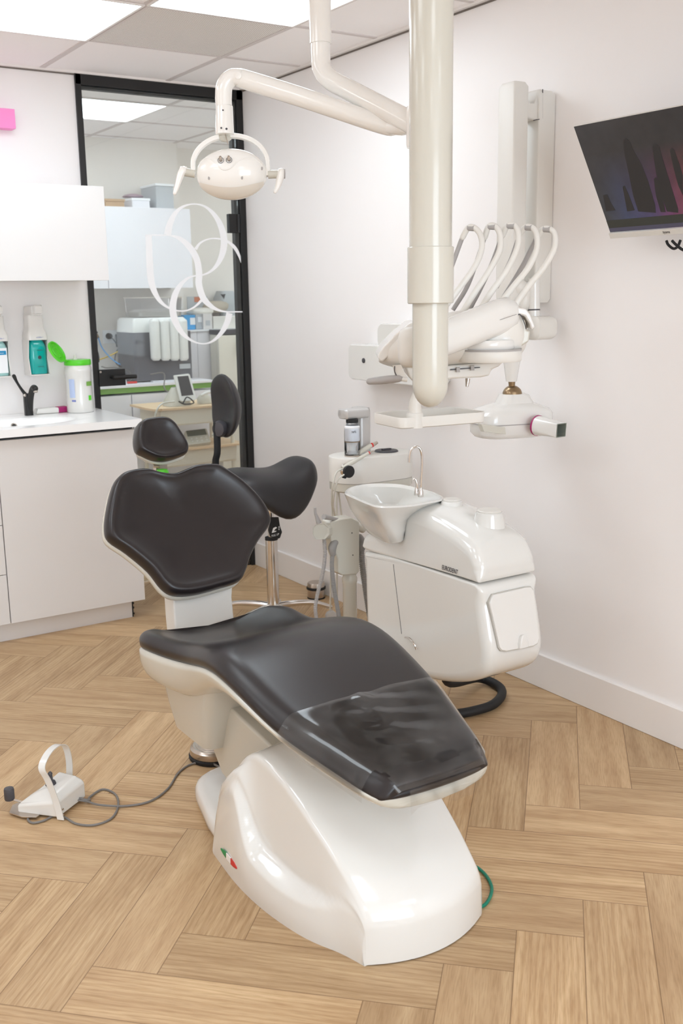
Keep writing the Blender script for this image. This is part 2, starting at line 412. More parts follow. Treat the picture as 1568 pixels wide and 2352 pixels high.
# ================================================================== THE SETTING
def build_floor(x0, x1, y0, y1):
    W_, A0, B0 = 0.151, 0.22, -0.40
    r2 = math.sqrt(2); V = []; F = []; uvg = []; uve = []; colr = []
    def emit(a0, a1, b0, b1, alongA):
        P = []
        for a, b in ((a0, b0), (a1, b0), (a1, b1), (a0, b1)):
            u = (a+A0)*W_; v = (b+B0)*W_
            P.append(((u+v)/r2, (u-v)/r2))
        if all(p[0] < x0 or p[0] > x1 or p[1] < y0 or p[1] > y1 for p in P): 
            cx_ = sum(p[0] for p in P)/4; cy_ = sum(p[1] for p in P)/4
            if not (x0 < cx_ < x1 and y0 < cy_ < y1): return
        n = len(V); V.extend([(max(x0, min(x1, p[0])), max(y0, min(y1, p[1])), 0) for p in P]) if False else V.extend([(p[0], p[1], 0) for p in P])
        F.append((n, n+1, n+2, n+3)); o = random.random()*20, random.random()*20
        la, wa = 4*W_, W_
        e = [(0, 0), (la, 0), (la, wa), (0, wa)] if alongA else [(0, 0), (0, wa), (la, wa), (la, 0)]
        uve.extend(e); uvg.extend([(q[0]+o[0], q[1]+o[1]) for q in e])
        c = (random.random(), 1.0 if random.random() < 0.45 else 0.1, 0, 1); colr.extend([c]*4)
    for b in range(-30, 22):
        for k in range(-8, 12):
            a = b+2+8*k
            if -25 < a < 75: emit(a, a+4, b, b+1, True)
    for a in range(-25, 75):
        for k in range(-8, 14):
            b = a-9-8*k+0
            emit(a, a+1, b, b+4, False)
    me = bpy.data.meshes.new('floor'); me.from_pydata(V, [], F); me.update()
    ug = me.uv_layers.new(name='grain'); ue = me.uv_layers.new(name='edge'); ca = me.color_attributes.new('plank', 'FLOAT_COLOR', 'CORNER')
    ug = me.uv_layers['grain']; ue = me.uv_layers['edge']; ca = me.color_attributes['plank']
    for i in range(len(F)*4):
        ug.data[i].uv = uvg[i]; ue.data[i].uv = uve[i]; ca.data[i].color = colr[i]
    # trim to the room outline
    bm = bmesh.new(); bm.from_mesh(me)
    for co, no in (((x0, 0, 0), (-1, 0, 0)), ((x1, 0, 0), (1, 0, 0)), ((0, y0, 0), (0, -1, 0)), ((0, y1, 0), (0, 1, 0))):
        bmesh.ops.bisect_plane(bm, geom=bm.verts[:]+bm.edges[:]+bm.faces[:], plane_co=co, plane_no=no, clear_outer=True)
    bm.to_mesh(me); bm.free()
    me.materials.append(M_floor); o = bpy.data.objects.new('floor', me); COL.objects.link(o); struct(o)
build_floor(-1.9, 4.4, -2.7, 7.2)

struct(add('wall_right', box(XR, XR+0.10, -2.7, YB, 0, ZC+0.05), M_wall, smooth=False))
struct(add('wall_back', join(box(-1.9, 1.72, YB, YB+0.10, 0, ZC), box(XR+0.012, 4.5, YB, YB+0.10, 0, ZC)), M_wall, smooth=False))
struct(add('wall_left', box(-2.0, -1.9, -2.7, YB+0.1, 0, ZC+0.05), M_wall, smooth=False))
struct(add('wall_rear', join(box(-2.0, -0.75, -2.8, -2.7, 0, ZC), box(1.95, 2.7, -2.8, -2.7, 0, ZC), box(-0.75, 1.95, -2.8, -2.7, 0, 0.6), box(-0.75, 1.95, -2.8, -2.7, 2.3, ZC)), M_wall, smooth=False))
wf = struct(add('window_1', join(box(-0.75, -0.69, -2.78, -2.72, 0.6, 2.3), box(1.89, 1.95, -2.78, -2.72, 0.6, 2.3), box(-0.69, 1.89, -2.78, -2.72, 0.6, 0.66), box(-0.69, 1.89, -2.78, -2.72, 2.24, 2.3), box(0.57, 0.63, -2.78, -2.72, 0.66, 2.24)), M_trim, smooth=False))
struct(add('baseboard_right', box(XR-0.014, XR, -2.7, YB, 0, 0.128), M_trim, smooth=False, bevel=0.003))
struct(add('baseboard_back', box(-1.9, 1.68, YB-0.014, YB, 0, 0.128), M_trim, smooth=False, bevel=0.003))
# ceiling
struct(add('ceiling', join(box(-2.0, XR+0.1, -2.8, YB+0.1, ZC, ZC+0.04), box(0.9, 4.5, YB+0.1, 7.3, ZC, ZC+0.04)), M_ceil, smooth=False))
GX = [2.17-0.6*k for k in range(0, 7)]; GY = [YB-0.597*k for k in range(1, 13)]
bars = [box(x-0.012, x+0.012, -2.7, YB, ZC-0.003, ZC+0.001) for x in GX if x > -1.9]+[box(-1.9, XR, y-0.012, y+0.012, ZC-0.0035, ZC+0.001) for y in GY]
GX2 = [2.435+0.6*k for k in range(-2, 4)]; GY2 = [5.39+0.585*k for k in range(0, 3)]
bars += [box(x-0.012, x+0.012, YB+0.1, 6.9, ZC-0.003, ZC+0.001) for x in GX2]+[box(1.0, 4.3, y-0.012, y+0.012, ZC-0.0035, ZC+0.001) for y in GY2]
struct(add('trim_1', join(*bars), M_grid, smooth=False))
# shadow-gap angle where ceiling meets the walls
struct(add('trim_2', join(box(XR-0.022, XR, -2.7, YB, ZC-0.010, ZC), box(-1.9, XR, YB-0.022, YB, ZC-0.010, ZC)), M_trim, smooth=False))
struct(add('ceiling_shadow_line', join(box(XR-0.004, XR-0.0005, -2.7, YB, ZC-0.016, ZC-0.010), box(-1.9, 1.72, YB-0.004, YB-0.0005, ZC-0.016, ZC-0.010)), M_shadowline, smooth=False))  # dark strip painted as the shadow line under the edge angle
# room behind the glass
struct(add('wall_far_left', box(0.9, 3.05, 6.65, 6.97, 0, ZC), M_wall2, smooth=False))
struct(add('wall_far_right', box(3.05, 4.5, 6.87, 6.97, 0, ZC), M_wall2, smooth=False))
struct(add('wall_far_side_left', box(0.9, 1.0, YB+0.1, 6.65, 0, ZC), M_wall2, smooth=False))
struct(add('wall_far_side_right', box(4.3, 4.4, YB+0.1, 6.87, 0, ZC), M_wall2, smooth=False))

# ceiling lights and vent
def ceiling_light(x, y, label, grp='square ceiling light panels', s=0.576):
    t = thing('ceiling_light', label, 'ceiling light', (x, y, ZC-0.008), grp)
    add('diffuser', box(x-s/2, x+s/2, y-s/2, y+s/2, ZC-0.004, ZC-0.002), M_panel, t, smooth=False)
    fr = [box(x-s/2-0.01, x+s/2+0.01, y+sg*(s/2+0.005)-0.005, y+sg*(s/2+0.005)+0.005, ZC-0.008, ZC-0.001) for sg in (-1, 1)]
    fr += [box(x+sg*(s/2+0.005)-0.005, x+sg*(s/2+0.005)+0.005, y-s/2, y+s/2, ZC-0.008, ZC-0.001) for sg in (-1, 1)]
    add('frame', join(*fr), M_trim, t, smooth=False)
def cell(i, j): return (2.17-0.6*(i+0.5), YB-0.597*(j+0.5))
for (i, j, lb) in ((1, 1, 'glowing square ceiling panel at the top left corner, left of the grey vent'),
                   (0, 2, 'glowing square ceiling panel at the top edge, between grey vent and white pipe')):
    x, y = cell(i, j); ceiling_light(x, y, lb)
for (i, j) in ((3, 4), (3, 2), (5, 5), (2, 7), (0, 9), (4, 9), (5, 2)):  # unseen panels added, cells chosen for the light on walls and cabinets
    x, y = cell(i, j); ceiling_light(x, y, 'unseen ceiling panel added overhead to balance the room light, outside the photo', 'unseen light panels added for balance')
ceiling_light(2.135, 5.68, 'glowing ceiling panel in the far room, seen through the glass door top', 'far room light panels')
for (x, y) in ((1.535, 5.68), (3.335, 5.105), (3.935, 5.68)): ceiling_light(x, y, 'unseen ceiling panel added to brighten the far room', 'added far room lights beyond the doorway')  # extra panels out of sight, added to lift the far room light
x, y = cell(0, 1)
v = thing('ceiling_vent', 'grey perforated square air vent in the tiled ceiling between two light panels', 'vent', (x, y, ZC-0.006))
add('perforated_plate', box(x-0.283, x+0.283, y-0.283, y+0.283, ZC-0.005, ZC-0.002), M_vent, v, smooth=False)
add('frame', join(*[box(x-0.293, x+0.293, y+s*0.288-0.005, y+s*0.288+0.005, ZC-0.007, ZC-0.001) for s in (-1, 1)], *[box(x+s*0.288-0.005, x+s*0.288+0.005, y-0.283, y+0.283, ZC-0.007, ZC-0.001) for s in (-1, 1)]), M_grid, v, smooth=False)

# glass door in the black frame
dr = struct(bpy.data.objects.new('door_1', None)); dr.location = (2.15, YB, 0); COL.objects.link(dr)
X0, X1 = 1.72, XR
add('frame', join(box(X0, X0+0.028, YB-0.012, YB+0.06, 0, ZC-0.003), box(X1-0.035, X1, YB-0.012, YB+0.06, 0, ZC-0.003), box(X0, X1, YB-0.012, YB+0.06, ZC-0.055, ZC-0.003)), M_black, dr, smooth=False, bevel=0.002)
add('frame_stop', join(box(X1-0.055, X1-0.035, YB+0.012, YB+0.045, 0, ZC-0.055), box(X0+0.028, X0+0.034, YB+0.012, YB+0.045, 0, ZC-0.055), box(X0+0.028, X1-0.035, YB+0.012, YB+0.045, ZC-0.068, ZC-0.055)), M_rubber, dr, smooth=False)
add('glass_pane', box(X0+0.030, X1-0.04, YB, YB+0.008, 0.008, ZC-0.06), M_glass, dr, smooth=False)
hp = add('handle_plate', box(X0+0.022, X0+0.155, YB-0.022, YB+0.022, 1.015, 1.095), M_black, dr, smooth=False, bevel=0.002)
add('handle', join(tube([(X0+0.085, YB-0.022, 1.058), (X0+0.085, YB-0.060, 1.058)], 0.010, 12, 0), tube([(X0+0.078, YB-0.060, 1.058), (X0+0.195, YB-0.060, 1.058)], 0.010, 14, 0)), M_black, hp)
add('screw', lathe([(0.0, 0), (0.005, 0.0), (0.005, 0.002), (0.0, 0.002)], Vector((X0+0.030, YB-0.022, 1.085)), -Y_, 12), M_steel, hp)
add('hinge', join(box(2.475, 2.520, YB-0.012, YB+0.018, 1.745, 1.838), tube([(2.527, YB-0.012, 1.745), (2.527, YB-0.012, 1.838)], 0.008, 12, 0)), M_black, dr, smooth=False, bevel=0.002)
add('hinge', join(box(2.475, 2.520, YB-0.012, YB+0.018, 0.25, 0.343), tube([(2.527, YB-0.012, 0.25), (2.527, YB-0.012, 0.343)], 0.008, 12, 0)), M_black, dr, smooth=False, bevel=0.002)
# white interlaced emblem on the glass
STK = [0]
def stroke(pts):
    """pts: (x, y, width) in the enlarged photo crop; ribbon on the glass"""
    P = catmull([Vector((a/3.409+160, b/3.409+400, wd/3.409)) for a, b, wd in pts], 10)
    L_, R_ = [], []
    for i, p in enumerate(P):
        d = P[min(i+1, len(P)-1)]-P[max(i-1, 0)]; n = Vector((-d.y, d.x)).normalized() * max(p.z, 0.8)/2
        L_.append(VY(p.x+n.x, p.y+n.y, YB-0.001)); R_.append(VY(p.x-n.x, p.y-n.y, YB-0.001))
    V = []; F = []
    STK[0] += 1
    for a, b in zip(L_, R_): V += [a+Vector((0, -0.0003*STK[0], 0)), b+Vector((0, -0.0003*STK[0], 0))]
    for i in range(len(L_)-1): F.append((2*i, 2*i+1, 2*i+3, 2*i+2))
    return V, F
logo = [stroke([(591, 478, 11), (700, 478, 10), (790, 481, 13), (870, 510, 34), (945, 580, 48), (995, 670, 50), (1012, 780, 52), (1010, 860, 52), (1040, 960, 50), (1095, 1025, 38), (1160, 1063, 20), (1230, 1078, 11), (1300, 1078, 10), (1352, 1078, 10)]),
        stroke([(616, 478, 50), (624, 650, 52), (632, 800, 54), (655, 900, 46), (700, 985, 32), (750, 1032, 20), (800, 1058, 13), (860, 1071, 10), (920, 1066, 11), (975, 1040, 14), (1015, 1005, 20), (1045, 970, 24)]),
        stroke([(765, 474, 56), (782, 395, 50), (820, 315, 36), (880, 258, 20), (965, 234, 11), (1050, 250, 16), (1120, 305, 30), (1175, 390, 44), (1206, 500, 52), (1200, 600, 50), (1165, 690, 36), (1110, 755, 20), (1045, 788, 12), (985, 795, 11), (925, 815, 18), (865, 870, 34), (822, 950, 48), (806, 1050, 54), (822, 1140, 52), (870, 1230, 40), (940, 1295, 20), (1030, 1327, 10), (1110, 1312, 16), (1180, 1250, 32), (1230, 1165, 46), (1250, 1088, 50)]),
        stroke([(984, 588, 26), (1020, 540, 16), (1080, 510, 11), (1150, 504, 11), (1230, 525, 18), (1290, 575, 26), (1326, 640, 20), (1342, 695, 8)])]
add('emblem', join(*logo), M_frost, dr, smooth=False)

# ================================================================== PATIENT CHAIR
XC = 1.28
ch = thing('dental_chair', 'reclining dental patient chair with black cushions on a glossy white base', 'dental chair', (XC, 2.1, 0))
# --- base cover: slices from the floor tip (front) to the rear
def base_slice(y, wb, wt, h, crown, tb, st):
    """half outline (x>=0) bottom -> top, mirrored; the flank steps inwards above tb"""
    P = []; N = 56
    for i in range(N+1):
        t = i/N; k = max(0, min(1, (t-tb)/0.12)); k = k*k*(3-2*k)
        f = 0.22*t+(0.30+st)*k*(1 if st > -0.3 else 0); f = min(f, 1)
        rem = max(0, (t-tb-0.16)/(1-tb-0.16)) if tb < 0.84 else 0
        f = 0.22*min(t, tb+0.16)+(0.42+st)*k+(1-0.22*(tb+0.16)-0.42-st)*rem if tb < 0.84 else t
        P.append((wb+(wt-wb)*f+0.004*math.sin(PI*min(1, t/max(tb, 0.2))), h*t*0.95))
    for i in range(1, 4):
        a = PI/2*i/3
        P.append((wt-0.014+0.014*math.cos(a), h*0.95+h*0.05*math.sin(a)))
    M = 7
    for i in range(1, M+1):
        u = 1-i/M
        P.append(((wt-0.014)*u, h+crown*(1-u*u)))
    return [Vector((XC+x, y, z)) for x, z in P]+[Vector((XC-x, y, z)) for x, z in P[-2::-1]]
hs = [(1.600, 0.088), (1.603, 0.098), (1.608, 0.110), (1.62, 0.127), (1.64, 0.145), (1.68, 0.177), (1.74, 0.216), (1.80, 0.250), (1.88, 0.290), (1.95, 0.316), (2.03, 0.336), (2.08, 0.338), (2.12, 0.322), (2.15, 0.296), (2.20, 0.235), (2.235, 0.16), (2.25, 0.09), (2.256, 0.04)]
wbT = [(1.60, 0.166), (1.65, 0.180), (1.75, 0.216), (1.85, 0.236), (1.97, 0.248), (2.10, 0.248), (2.256, 0.232)]
wtT = [(1.60, 0.163), (1.65, 0.165), (1.75, 0.172), (1.85, 0.180), (1.97, 0.186), (2.10, 0.194), (2.256, 0.205)]
tbT = [(1.60, 0.83), (1.66, 0.72), (1.72, 0.50), (1.80, 0.34), (1.90, 0.28), (2.0, 0.29), (2.03, 0.32), (2.06, 0.42), (2.085, 0.58), (2.11, 0.72), (2.14, 0.80), (2.256, 0.83)]
stT = [(1.60, -0.3), (1.70, 0.0), (1.80, 0.22), (2.0, 0.24), (2.06, 0.14), (2.12, -0.15), (2.2, -0.3)]
crT = [(1.60, 0.002), (1.75, 0.006), (2.0, 0.012), (2.2, 0.01)]
yy = [1.600, 1.602, 1.606, 1.612, 1.62, 1.63, 1.642, 1.655, 1.67, 1.685, 1.70, 1.72, 1.74, 1.765, 1.79, 1.815, 1.84, 1.87, 1.90, 1.93, 1.96, 1.99]+[2.0025+0.0025*q for q in range(46)]+[2.125, 2.14, 2.17, 2.20, 2.22, 2.24, 2.25, 2.256]
rings = []
for y in yy:
    rings.append(base_slice(y, pw(y, wbT), pw(y, wtT), pw(y, hs), pw(y, crT), pw(y, tbT), pw(y, stT)))
rings.insert(0, [Vector((p.x, p.y, 0.003)) for p in rings[0]])
V, F = loft(rings)
F = F[:-2]+[F[-1]]
V = [Vector((p.x, p.y+0.050*min(1.3, ((p.x-XC)/0.166)**2)*max(0, 1-(p.y-1.6)/0.45), p.z)) for p in V]
add('base_cover', (V, F), M_cool, ch, auto=50)
# flag emblem on the left flank
fl = []
for k, (m_, a, b) in enumerate(((M_itgreen, 0.0, 0.36), (M_trim, 0.36, 0.64), (M_red, 0.64, 1.0))):
    fl.append((m_, a, b))
badge_pts = [(507, 1950), (512, 1948), (522, 1958), (545, 1990), (543, 1996), (535, 1992), (520, 1975)]
def flank(px, py):          # left flank plane of the base
    return VX(px, py, XC-0.2458)
A_, B_ = VX(508, 1949, XC-0.2450), VX(544, 1994, XC-0.2500)
dv = (B_-A_); nx = Vector((-1, 0, 0)); sd = dv.cross(nx).normalized()
for m_, a, b in fl:
    P = []
    for t in (a, (a+b)/2, b): P.append(A_+dv*t+sd*0.0085*math.sqrt(max(0.05, 1-(2*t-1)**2)))
    for t in (b, (a+b)/2, a): P.append(A_+dv*t-sd*0.0085*math.sqrt(max(0.05, 1-(2*t-1)**2)))
    add('flag_emblem', prism([p for p in P], nx*0.0022), m_, ch, smooth=False)
# --- floor plate behind the base
pl = [VZ(442, 1822, 0.03), VZ(441, 1806, 0.03), VZ(452, 1788, 0.03), VZ(480, 1768, 0.03), VZ(500, 1762, 0.03)]
plate = [(1.045, 2.22), (1.085, 2.36), (1.118, 2.50), (1.135, 2.56), (1.17, 2.60), (1.23, 2.625), (1.33, 2.625), (1.39, 2.60), (1.425, 2.56), (1.442, 2.50), (1.475, 2.36), (1.515, 2.22)]
V1 = [Vector((x, y, 0.004)) for x, y in plate]; c0 = Vector((XC, 2.35, 0))
def sc(P, s, z): return [Vector((XC+(p.x-XC)*s, 2.38+(p.y-2.38)*s if p.y > 2.23 else p.y, z)) for p in P]
add('floor_plate', loft([sc(V1, 0.97, 0.003), sc(V1, 1.0, 0.010), sc(V1, 1.0, 0.040), sc(V1, 0.96, 0.055), sc(V1, 0.80, 0.062)]), M_white, ch, sub=1)
# --- lift arm
arm = [Vector((1.16, y, z)) for y, z in ((2.10, 0.18), (2.03, 0.26), (2.01, 0.290), (2.02, 0.302), (2.08, 0.315), (2.33, 0.345), (2.55, 0.365), (2.60, 0.34), (2.57, 0.28), (2.50, 0.21), (2.42, 0.13), (2.30, 0.10))]
add('lift_arm', prism(arm, Vector((0.24, 0, 0))), M_ivory, ch, bevel=0.012)
add('lift_arm_cover', prism([Vector((1.175, y, z)) for y, z in ((1.92, 0.350), (1.94, 0.385), (2.06, 0.385), (2.10, 0.330), (2.04, 0.318), (1.96, 0.325))], Vector((0.21, 0, 0))), M_ivory, ch, bevel=0.01)
# --- motor housing that hangs under the seat at the left
def hr(z, x0, x1, y0, y1, r=0.02): return rrect(Vector(((x0+x1)/2, (y0+y1)/2, z)), X_, Y_, x1-x0, y1-y0, r)
add('seat_motor_housing', loft([hr(0.206, 1.125, 1.20, 2.43, 2.62, .03), hr(0.214, 1.112, 1.215, 2.405, 2.635, .035), hr(0.29, 1.100, 1.225, 2.375, 2.655, .035), hr(0.42, 1.085, 1.24, 2.32, 2.675, .035)]), M_ivory, ch)
# --- seat cushion and legrest
zT = [(1.605, 0.440), (1.64, 0.454), (1.75, 0.482), (1.89, 0.515), (2.04, 0.558), (2.12, 0.580), (2.20, 0.588), (2.30, 0.563), (2.42, 0.515), (2.55, 0.478), (2.66, 0.462), (2.72, 0.455)]
rimT = [(1.59, 0.0), (2.0, 0.0), (2.2, -0.002), (2.35, 0.012), (2.5, 0.038), (2.62, 0.056), (2.72, 0.052)]
wT = [(1.605, 0.135), (1.612, 0.146), (1.625, 0.154), (1.66, 0.168), (1.75, 0.192), (1.89, 0.228), (2.04, 0.243), (2.18, 0.246), (2.32, 0.232), (2.42, 0.222), (2.52, 0.232), (2.62, 0.246), (2.68, 0.240), (2.71, 0.222), (2.73, 0.185)]
thT = [(1.605, 0.044), (1.65, 0.052), (1.89, 0.056), (2.2, 0.066), (2.5, 0.07), (2.73, 0.07)]
def seat_ring(y, dw=0.0, up=0.0, film=False):
    w_ = pw(y, wT)+dw; z = pw(y, zT)+up; rm = pw(y, rimT); th = pw(y, thT)
    P = []; N = 10
    for i in range(-N, N+1):
        u = i/N; r_ = 0.030
        x = u*(w_-0.012)
        zz = z+rm*(abs(u)**2.6)-0.006*u*u - 0.016*max(0, (abs(u)-0.86)/0.14)**2
        P.append((x, zz))
    zr = z+rm
    side = [(w_-0.002, zr-0.034), (w_, zr-0.046), (w_-0.004, zr-th), (w_-0.03, zr-th-0.004)]
    R_ = [Vector((XC+x, y, zz)) for x, zz in P]+[Vector((XC+x, y, zz)) for x, zz in side]
    bot = [Vector((XC+x, y, zr-th-0.004)) for x in (w_*0.5, 0, -w_*0.5)]
    L_ = [Vector((XC-x, y, zz)) for x, zz in side[::-1]]
    return R_+bot+L_
ys = [1.605, 1.608, 1.614, 1.622, 1.635, 1.66, 1.70, 1.76, 1.83, 1.89, 1.95, 2.02, 2.08, 2.14, 2.20, 2.26, 2.32, 2.38, 2.44, 2.50, 2.56, 2.62, 2.66, 2.69, 2.712, 2.725, 2.73]
rg = [seat_ring(y) for y in ys]
def squash(ring, s):
    c = sum(ring, Vector())/len(ring); return [Vector((p.x, p.y, c.z+(p.z-c.z)*s)) for p in ring]
def shy(ring, dy): return [Vector((p.x, p.y+dy, p.z)) for p in ring]
rg[0] = squash(rg[0], 0.45); rg[1] = squash(rg[1], 0.72); rg[2] = squash(rg[2], 0.9); rg[-1] = squash(rg[-1], 0.4); rg[-2] = squash(rg[-2], 0.75)
V, F = loft(rg)
def bow(p):      # rounded nose of the legrest
    if p.y < 1.75: return Vector((p.x, p.y-0.018*max(0, 1-((p.x-XC)/0.15)**2)*(1.75-p.y)/0.145, p.z))
    if p.y > 2.60: return Vector((p.x, p.y-0.02*max(0, 1-((p.x-XC)/0.20)**2)*(p.y-2.60)/0.13, p.z))
    return p
seat = add('seat_cushion', ([bow(p) for p in V], F), M_seat, ch, sub=1)
# --- white shell under the seat
shT = [(1.60, 0.030), (1.75, 0.040), (1.95, 0.035), (2.2, 0.06), (2.35, 0.10), (2.45, 0.120), (2.65, 0.115), (2.73, 0.09)]
def shell_ring(y):
    w_ = pw(y, wT)+0.003; zr = pw(y, zT)+pw(y, rimT)-pw(y, thT)+0.010; d = pw(y, shT)
    P = [(w_*0.98, zr), (w_, zr-0.006), (w_*1.0, zr-d*0.35), (w_*0.96, zr-d*0.7), (w_*0.86, zr-d*0.95), (w_*0.6, zr-d-0.006), (0, zr-d-0.008)]
    return [Vector((XC+x, y, z)) for x, z in P]+[Vector((XC-x, y, z)) for x, z in P[-2::-1]]
ysh = [1.603, 1.62, 1.66, 1.72, 1.80, 1.90, 2.0, 2.1, 2.2, 2.3, 2.38, 2.45, 2.52, 2.60, 2.66, 2.70, 2.722]
V, F = loft([shell_ring(y) for y in ysh])
add('seat_shell', ([bow(p) for p in V], F), M_ivory, ch, sub=1)
# --- backrest: cushion outline measured in the plane it leans in
BN = Vector((0, -math.sin(math.radians(60)), math.cos(math.radians(60))))
bw = []
BP = Vector((XC, 2.82, 0.745))
outline_px = [(330, 1080), (362, 1088), (395, 1091), (425, 1080), (450, 1071), (490, 1069), (512, 1078), (560, 1112), (600, 1155), (618, 1192), (612, 1215), (590, 1245), (572, 1280), (560, 1316), (545, 1338), (500, 1353), (445, 1367), (400, 1368), (372, 1352), (340, 1312), (290, 1270), (250, 1242), (240, 1215), (244, 1170), (256, 1120), (272, 1095), (295, 1083)]
ol = smooth_poly([VP(a, b, BP, BN) for a, b in outline_px], 4)
prof = [(0.30, -0.030), (0.96, -0.030), (0.99, -0.018), (1.0, -0.004), (0.995, 0.012), (0.975, 0.024), (0.945, 0.030), (0.91, 0.030), (0.86, 0.024), (0.78, 0.016), (0.62, 0.008), (0.42, 0.003), (0.2, 0.001), (0.03, 0.0)]
cush = add('backrest_cushion', pillow(ol, BN, prof), M_seat, ch, auto=False)
c_ = sum(ol, Vector())/len(ol)
ol2 = [c_+(p-c_)*1.0+Vector((-0.001, 0, -0.005)) for p in ol]
add('backrest_shell', pillow(ol2, BN, [(0.2, -0.085), (0.55, -0.083), (0.80, -0.070), (0.94, -0.050), (1.0, -0.030), (1.0, -0.018), (0.97, -0.012), (0.5, -0.012)]), M_ivory, ch, auto=False)
# backrest support under the shell down to the seat
sp = [(395, 1340), (535, 1335), (533, 1372), (538, 1424), (540, 1470), (405, 1470), (401, 1430), (398, 1385)]
SPn = Vector((0, -1, 0.22)).normalized(); SP0 = Vector((XC, 2.755, 0.50))
add('backrest_support', prism([VP(a, b, SP0, SPn) for a, b in sp], Vector((0, 0.07, 0.0))), M_white2, ch, bevel=0.006)
# --- headrest
HN = Vector((0.0, -math.sin(math.radians(68)), math.cos(math.radians(68))))
HP = Vector((XC, 3.005, 0.985))
hpx = [(340, 962), (375, 960), (396, 972), (412, 995), (427, 1020), (428, 1040), (415, 1049), (385, 1058), (357, 1057), (330, 1046), (314, 1035), (309, 1010), (313, 983), (323, 968)]
hl = smooth_poly([VP(a, b, HP, HN) for a, b in hpx], 4)
add('headrest_cushion', pillow(hl, HN, [(0.3, -0.035), (0.93, -0.035), (0.985, -0.022), (1.0, -0.006), (0.985, 0.012), (0.95, 0.024), (0.88, 0.030), (0.80, 0.030), (0.70, 0.026), (0.5, 0.022), (0.25, 0.020), (0.03, 0.020)]), M_seat, ch, auto=False)
c_ = sum(hl, Vector())/len(hl)
hl2 = [c_+(p-c_)*0.96+Vector((0.006, 0, -0.009)) for p in hl]
add('headrest_shell', pillow(hl2, HN, [(0.3, -0.055), (0.8, -0.052), (0.96, -0.040), (1.0, -0.026), (0.98, -0.018), (0.6, -0.018)]), M_ivory, ch, auto=False)
hb = add('headrest_bracket', join(obox(VD(368, 1072, 3.25)+Vector((0, 0, -0.02)), X_, Y_, Z_, 0.020, 0.012, 0.035), tube([VD(352, 1070, 3.22), VD(368, 1071, 3.22)], 0.006, 10, 0)), M_steel, ch, smooth=False, bevel=0.002)
add('release_button', lathe([(0.0, -0.02), (0.018, -0.02), (0.020, 0.0), (0.016, 0.008), (0.0, 0.011)], VD(373, 1084, 3.20), Z_, 24), M_green, hb)

# --- clear plastic cover over the foot end
fc = thing('plastic_foot_cover', 'clear wrinkled plastic sheet stretched over the foot end of the black legrest', 'plastic cover', (XC, 1.75, 0.44))
def film_pt(u, v):
    y = 1.596+(1.888-1.596)*v; uu = (u-0.5)*2
    yb = max(y, 1.606); w_ = pw(yb, wT)+0.003; z = pw(yb, zT)+0.0035; rm = pw(yb, rimT)
    wr = 0.0035*math.sin(9*uu+30*v)*math.exp(-((uu-0.1)/0.35)**2)*v+0.006*math.exp(-((uu+0.05)/0.07)**2)*v*v
    a = abs(uu)
    if a < 0.78:
        t = a/0.78; x = t*(w_-0.012); zz = z-0.006*t*t-0.016*max(0, (t-0.86)/0.14)**2+wr
    else:
        t = (a-0.78)/0.22; x = w_-0.012+0.014*min(1, t*3); zz = z-0.024-0.048*t
    nose = max(0, (1.625-y)/0.029)
    zz -= 0.016*nose*nose
    return bow(Vector((XC+math.copysign(x, uu), y, zz)))
V, F = grid(44, 22, film_pt)
keep = []
for f in F:
    c = sum((V[i] for i in f), Vector())/4
    if (math.hypot((abs(c.x-XC)-0.158)/0.036, (c.y-1.610)/0.045) > 1): keep.append(f)
add('film', (V, keep), M_film, fc, auto=False)
# the front skirt hanging over the nose
def skirt(u, v):
    uu = (u-0.5)*1.50; p = film_pt((uu*0.78)/2+0.5, 0.0)
    return Vector((p.x, p.y-0.006-0.004*math.sin(uu*14)*v, p.z-0.050*v-0.008*math.sin(uu*5)*v))
add('film_skirt', grid(30, 6, skirt), M_film, fc, auto=False)

# ================================================================== FOOT CONTROLS AND FLOOR THINGS
fp = thing('foot_pedal', 'white box foot pedal with tall strap handle on the floor left of the chair', 'foot pedal', (0.77, 2.72, 0))
C0 = Vector((0.769, 2.664, 0)); e1 = Vector((-0.61, 0.79, 0)); e2 = Vector((0.81, 0.586, 0))
def fpt(a, b, z): return C0+e1*a+e2*b+Z_*z
body = [[fpt(0, 0, .006), fpt(0, .132, .006), fpt(.10, .150, .006), fpt(.128, .06, .006), fpt(.131, -.01, .006)],
        [fpt(0, 0, .054), fpt(.0, .132, .058), fpt(.10, .150, .052), fpt(.128, .06, .036), fpt(.131, -.01, .030)],
        [fpt(.022, .022, .070), fpt(.018, .115, .080), fpt(.08, .128, .078), fpt(.108, .06, .046), fpt(.114, .010, .040)]]
add('housing', loft(body), M_cool, fp, bevel=0.007)
hpath = [VY(a, b, 0) if False else None for a, b in ()]
h0 = fpt(-0.003, 0.006, 0.004); h1 = fpt(0.09, 0.145, 0.045)
hp_ = []
for k in range(49):
    t = k/48; 
    hx = [(0, 0.0, 0.004), (0.12, 0.0, 0.055), (0.30, -0.010, 0.125), (0.42, -0.018, 0.165), (0.52, 0.025, 0.188), (0.62, 0.080, 0.187), (0.72, 0.125, 0.162), (0.86, 0.155, 0.10), (1.0, 0.165, 0.03)]
    b_ = pw(t, [(q[0], q[1]) for q in hx]); z_ = pw(t, [(q[0], q[2]) for q in hx])
    hp_.append(fpt(0.004+0.085*t-0.012, b_-0.002, z_))
add('handle', ribbon(hp_, (e1*0.9-e2*0.1).normalized()*0.020, 0.003), M_cool, fp, auto=50)
for z in (0.012, 0.030): add('screw', lathe([(0.0, 0.0), (0.0035, 0.0), (0.003, 0.002), (0, 0.003)], fpt(-0.003, 0.012, z)+(-e1*0.8-e2*0.3)*0.005, (-e1-e2*0.3).normalized(), 12), M_steel, fp)
